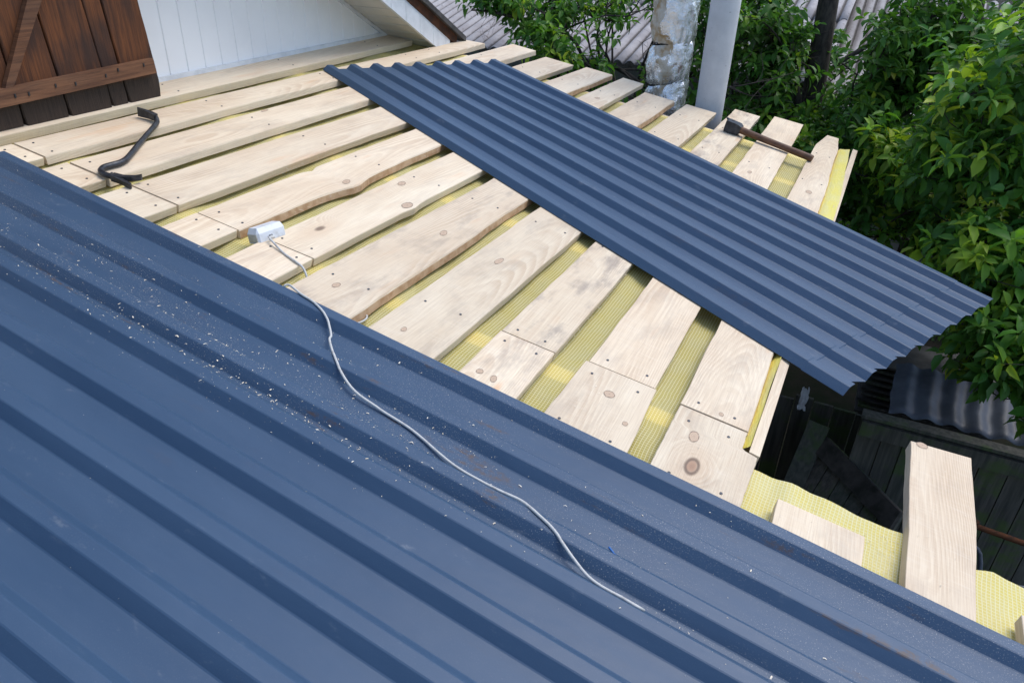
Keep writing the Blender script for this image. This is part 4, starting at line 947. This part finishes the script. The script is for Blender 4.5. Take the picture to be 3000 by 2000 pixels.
def allowed(q):
    x, y, z = q
    if x < 0.20 and y < 4.72 and z > 0: return False
    if x < 0.80 and y < 3.35: return False
    if y < 2.5: return False
    if math.hypot(x + 0.876, y - 4.40) < 0.26 or math.hypot(x - FX, y - FY) < 0.32: return False
    if x < -1.9 and y < 4.6: return False
    if 4.9 < y < 5.9 and z > 2.55 and abs(x + 0.47 * y / 5.9) < 0.13 and random.random() < 0.85: return False
    if 4.75 < y < 8.2 and z > 2.70 - (y - 4.9) * 0.12 and -0.34 < x * 5.9 / y < -0.14 and random.random() < 0.8: return False
    return z > 0.15
GREEN = np.array([(0.085, 0.215, 0.026), (0.060, 0.165, 0.026), (0.170, 0.330, 0.030), (0.290, 0.420, 0.038)])
def rot_from(dirv, roll):
    d = np.array(dirv) / np.linalg.norm(dirv); up = np.array([0, 0, 1.0]); s = np.cross(up, d); ns = np.linalg.norm(s)
    s = s / ns if ns > 1e-4 else np.array([1.0, 0, 0]); u = np.cross(d, s)
    c, sn = math.cos(roll), math.sin(roll); s2 = s * c + u * sn; u2 = np.cross(d, s2)
    return np.stack([d, s2, u2], 1)
def make_tree(name, label, base, trunk, blobs, group, lsize=(0.05, 0.095), young=0.25, n_ind=0, apples=0, twigs=True, dark=1.0):
    root = thing(name, label, 'tree', base, group)
    tp = smooth_path(trunk, 5); rads = np.linspace(trunk[0][3], trunk[-1][3], len(tp))
    mb = MB(); mb.tube([q[:3] for q in tp], rads, 10); mb.build('trunk', M['bark'], root)
    top = np.array(tp[-1][:3]); wood = MB(); R, Pp, S, Ti, Wd, Id = [], [], [], [], [], []
    apple_pos = []
    for (cx, cy, cz, rx, ry, rz, nros, *opt) in blobs:
        c = np.array([cx, cy, cz]); rad = np.array([rx, ry, rz])
        j = int(len(tp) * random.uniform(0.25, 0.6)) if name == 'apple_tree' and base[0] < 0 else int(len(tp) * random.uniform(0.55, 0.98)); st = np.array(tp[j][:3]); mid = (st + c) / 2 + np.array([0, 0, 0.15]) + rng.normal(0, 0.08, 3)
        limb = smooth_path([st, mid, c], 6); lr = np.linspace(max(0.018, rads[j] * 0.5), 0.010, len(limb))
        lm = MB(); lm.tube(limb, lr, 7); lm.build('limb', M['bark'], root)
        nb = max(5, nros // 14); tips = []
        for b in range(nb):
            d = rng.normal(0, 1, 3); d /= np.linalg.norm(d); e = c + d * rad * random.uniform(0.55, 0.95)
            if not allowed(e): continue
            s0 = np.array(limb[random.randint(len(limb) // 2, len(limb) - 1)]); md = (s0 + e) / 2 + rng.normal(0, 0.05, 3) + np.array([0, 0, 0.03])
            br = smooth_path([s0, md, e], 4); wood.tube(br, np.linspace(0.009, 0.003, len(br)), 5, cap=False); tips.append(br)
        if not tips: continue
        for k in range(nros):
            br = tips[random.randrange(len(tips))]; q0 = np.array(br[random.randint(len(br) // 3, len(br) - 1)])
            d = rng.normal(0, 1, 3); d[2] = abs(d[2]) * 0.6 + 0.15 * d[2]; d /= np.linalg.norm(d); q = q0 + d * random.uniform(0.05, 0.26) * (0.6 + rx * 0.6)
            if not allowed(q): continue
            if twigs and random.random() < 0.6: wood.tube([q0, (q0 + q) / 2 + rng.normal(0, 0.01, 3), q], [0.003, 0.0024, 0.0015], 4, cap=False)
            out = (q - c) / rad; axis = d + out * 0.5 + np.array([0, 0, 0.35]); axis /= np.linalg.norm(axis)
            yg = random.random() < young * (0.4 + 0.6 * max(0.0, min(1.0, (q[2] - cz) / rz * 0.8 + 0.5)))
            nl = random.randint(6, 10); tb = GREEN[random.randrange(2)] if not yg else GREEN[random.choice((2, 3))]
            a1 = np.cross(axis, [0.3, 0.8, 0.1]); a1 /= np.linalg.norm(a1); a2 = np.cross(axis, a1); ph = random.uniform(0, 6.28)
            for l in range(nl):
                th = ph + l * 2.4; el = random.uniform(0.0, 0.55) if l > 1 else random.uniform(0.6, 1.1)
                dv = (a1 * math.cos(th) + a2 * math.sin(th)) * math.cos(el) + axis * math.sin(el); dv[2] -= random.uniform(0.1, 0.45)
                off = axis * (-0.012 * (l - nl / 2))
                Pp.append(q + off); R.append(rot_from(dv, random.gauss(0, 0.45))); S.append(random.uniform(*lsize) * (0.7 if l < 2 else 1.0))
                Ti.append(np.clip(tb * random.uniform(0.75, 1.25) * dark * np.array([random.uniform(0.85, 1.2), 1, 1]), 0, 1)); Id.append(random.randrange(4)); Wd.append(random.uniform(0.85, 1.25))
            if apples and random.random() < 0.10:
                for l in range(random.randint(1, 3)): apple_pos.append(q + rng.normal(0, 0.013, 3) - np.array([0, 0, 0.012]))
    if wood.v: wood.build('twigs', M['bark'], root, kind='stuff')
    Pp, R, S, Ti, Id, Wd = [np.array(q) for q in (Pp, R, S, Ti, Id, Wd)]
    # leaves that show largest: near the camera, in view, broad side on
    v = Pp - CAMP; dist = np.linalg.norm(v, axis=1); cc = v @ W; px = cc[:, 0] / cc[:, 2] * 2180 + 1500; py = cc[:, 1] / cc[:, 2] * 2180 + 1000
    inn = (cc[:, 2] > 0) & (px > 0) & (px < 3000) & (py > 0) & (py < 2000)
    facing = np.abs(np.einsum('ni,ni->n', R[:, :, 2], v / dist[:, None])); score = np.where(inn, S ** 2 * (0.25 + facing) / dist ** 4, 0)
    order = np.argsort(-score); ind = order[:n_ind]; rest = order[n_ind:]
    crown = link('crown', leaves_mesh('crown', Pp[rest], R[rest], S[rest], Ti[rest], Id[rest], Wd[rest]), root, kind='stuff')
    if n_ind:
        var = []
        for t in range(4):
            for g in range(4):
                for w in (0,):
                    var.append(leaves_mesh('leaf', np.zeros((1, 3)), np.eye(3)[None], np.ones(1), GREEN[g][None] * dark, np.array([t]), np.ones(1)))
        for i in ind:
            g = int(np.argmin(np.abs(GREEN * dark - Ti[i]).sum(1))); o = bpy.data.objects.new('leaf', var[Id[i] * 4 + g]); COL.objects.link(o); o.parent = crown
            mt = Matrix([list(R[i][r] * S[i] * np.array([1, Wd[i], 1])) + [Pp[i][r]] for r in range(3)] + [[0, 0, 0, 1]])
            o.matrix_parent_inverse = Matrix.Translation(-parent_loc(crown)); o.matrix_basis = mt
    if apple_pos:
        am = MB(); pr = [(0.001, -0.011), (0.008, -0.010), (0.0118, -0.004), (0.012, 0.003), (0.008, 0.009), (0.0015, 0.0085)]
        lathe(am, 0, 0, pr, 8); ame = am.mesh('apple', M['apple'])
        sc = sorted(apple_pos, key=lambda q: np.linalg.norm(q - CAMP))[:apples]
        for q in sc:
            o = bpy.data.objects.new('apple', ame); COL.objects.link(o); o.parent = crown; o.matrix_parent_inverse = Matrix.Translation(-parent_loc(crown)); o.location = Vector([float(z) for z in q])
            f = random.uniform(0.75, 1.15); o.scale = (f, f, f)
    return root
make_tree('apple_tree', 'bright leafy apple tree with small green apples crowding the right side', (1.75, 5.1, 0),
          [(1.75, 5.1, 0, 0.10), (1.70, 5.05, 1.0, 0.09), (1.5, 4.9, 1.9, 0.075), (1.1, 4.6, 2.6, 0.05)],
          [(0.62, 4.35, 3.02, 0.62, 0.62, 0.45, 300), (0.28, 4.30, 2.78, 0.40, 0.50, 0.34, 190), (1.05, 4.45, 2.75, 0.6, 0.6, 0.55, 260), (0.72, 4.05, 2.35, 0.42, 0.5, 0.40, 200),
           (1.05, 3.85, 2.05, 0.42, 0.45, 0.40, 190), (1.10, 3.45, 1.95, 0.30, 0.34, 0.30, 110), (0.93, 3.62, 1.92, 0.26, 0.26, 0.26, 130), (0.74, 3.72, 2.10, 0.22, 0.25, 0.22, 90), (0.35, 4.95, 2.25, 0.55, 0.5, 0.55, 210), (0.70, 4.85, 1.75, 0.6, 0.5, 0.5, 200)],
          'fruit trees around the yard', n_ind=300, apples=70, young=0.5, lsize=(0.065, 0.115))
make_tree('apple_tree', 'darker apple tree with a thick bare trunk behind the grey pipe', (-0.42, 5.95, 0),
          [(-0.42, 5.95, 0, 0.11), (-0.46, 5.92, 1.2, 0.095), (-0.45, 5.9, 2.4, 0.085), (-0.50, 5.96, 3.3, 0.075), (-0.52, 6.1, 4.1, 0.05)],
          [(-0.10, 5.45, 2.75, 0.55, 0.45, 0.45, 200), (-0.62, 5.45, 2.55, 0.5, 0.4, 0.55, 220), (-0.75, 5.6, 3.1, 0.5, 0.45, 0.4, 200), (0.15, 5.6, 3.2, 0.6, 0.5, 0.3, 150), (0.25, 5.7, 3.02, 0.45, 0.35, 0.25, 150), (0.8, 5.6, 3.05, 0.5, 0.4, 0.3, 160), (-1.25, 5.9, 2.9, 0.5, 0.5, 0.5, 170), (-0.3, 5.2, 2.1, 0.6, 0.4, 0.5, 200), (0.2, 5.5, 2.2, 0.6, 0.5, 0.6, 200), (-1.0, 5.5, 2.2, 0.6, 0.4, 0.5, 150)],
          'fruit trees around the yard', n_ind=250, young=0.12, apples=12, dark=0.85, lsize=(0.06, 0.11))
make_tree('plum_tree', 'small leafy tree branch hanging before the grey corrugated roof', (-2.6, 6.0, 0),
          [(-2.6, 6.0, 0, 0.07), (-2.55, 5.95, 1.5, 0.06), (-2.5, 5.8, 2.4, 0.045), (-2.4, 5.7, 2.9, 0.03)],
          [(-2.62, 5.15, 3.05, 0.30, 0.30, 0.20, 70), (-2.35, 5.45, 2.95, 0.32, 0.3, 0.22, 90), (-2.1, 5.75, 3.0, 0.3, 0.3, 0.2, 60), (-2.0, 5.6, 2.45, 0.25, 0.25, 0.15, 50), (-1.5, 5.9, 2.4, 0.25, 0.25, 0.25, 26), (-2.15, 5.25, 2.72, 0.28, 0.25, 0.2, 60)],
          'fruit trees around the yard', n_ind=150, young=0.15)
make_tree('background_tree', 'dense dark tree mass farthest back between the pipes and the apple trees', (0.6, 8.3, 0),
          [(0.6, 8.0, 0, 0.12), (0.6, 7.9, 2.0, 0.10), (0.5, 7.8, 3.2, 0.06)],
          [(-0.4, 7.3, 1.9, 1.0, 0.5, 0.9, 330), (0.8, 7.0, 1.6, 1.0, 0.6, 0.9, 330), (1.7, 6.6, 2.1, 0.9, 0.6, 1.0, 330), (1.3, 6.8, 3.1, 0.9, 0.5, 0.5, 200), (-1.4, 7.0, 1.6, 0.7, 0.4, 0.6, 150), (2.2, 5.6, 1.5, 0.7, 0.6, 0.8, 200)],
          'fruit trees around the yard', lsize=(0.07, 0.12), young=0.05, dark=0.8)
# bare twiggy bush in front of the corrugated roof
bush = thing('bare_bush', 'tangle of bare dark twigs against the grey roof left of the foil flue', 'bush', (-1.85, 6.2, 0))
mb = MB(); stems = []
def grow(p, d, L, r, dep):
    pts = [p]; q = p
    for i in range(5):
        d = d + rng.normal(0, 0.16, 3); d[2] += 0.02; d /= np.linalg.norm(d); q = q + d * L / 5; pts.append(q)
    tgt = MB() if dep == 0 else mb
    tgt.tube(pts, np.linspace(r, r * 0.55, 6), 5 if dep else 7, cap=False)
    if dep == 0: tgt.build('stem', M['bark'], bush)
    if dep < 5:
        for i in range(random.randint(2, 4)):
            k = random.randint(2, 5); e = rng.normal(0, 1, 3); e /= np.linalg.norm(e); grow(pts[k], d * 0.6 + e * 0.75, L * random.uniform(0.5, 0.72), r * 0.52, dep + 1)
for i in range(7): grow(np.array([-2.15 + 0.11 * i + random.uniform(-.05, .05), 6.2 + random.uniform(-.12, .12), 1.55]), np.array([random.uniform(-.3, .3), -0.05, 1.0]), 1.35, 0.019, 0)
mb.build('twigs', M['bark'], bush, kind='stuff')
mb = MB()
for i in range(5): mb.tube([(-1.85, 6.2, 0), (-1.95 + 0.06 * i, 6.2, 0.8), (-2.05 + 0.13 * i, 6.2, 1.56)], [0.03, 0.024, 0.018], 6, cap=False)
mb.build('base_stems', M['bark'], bush)
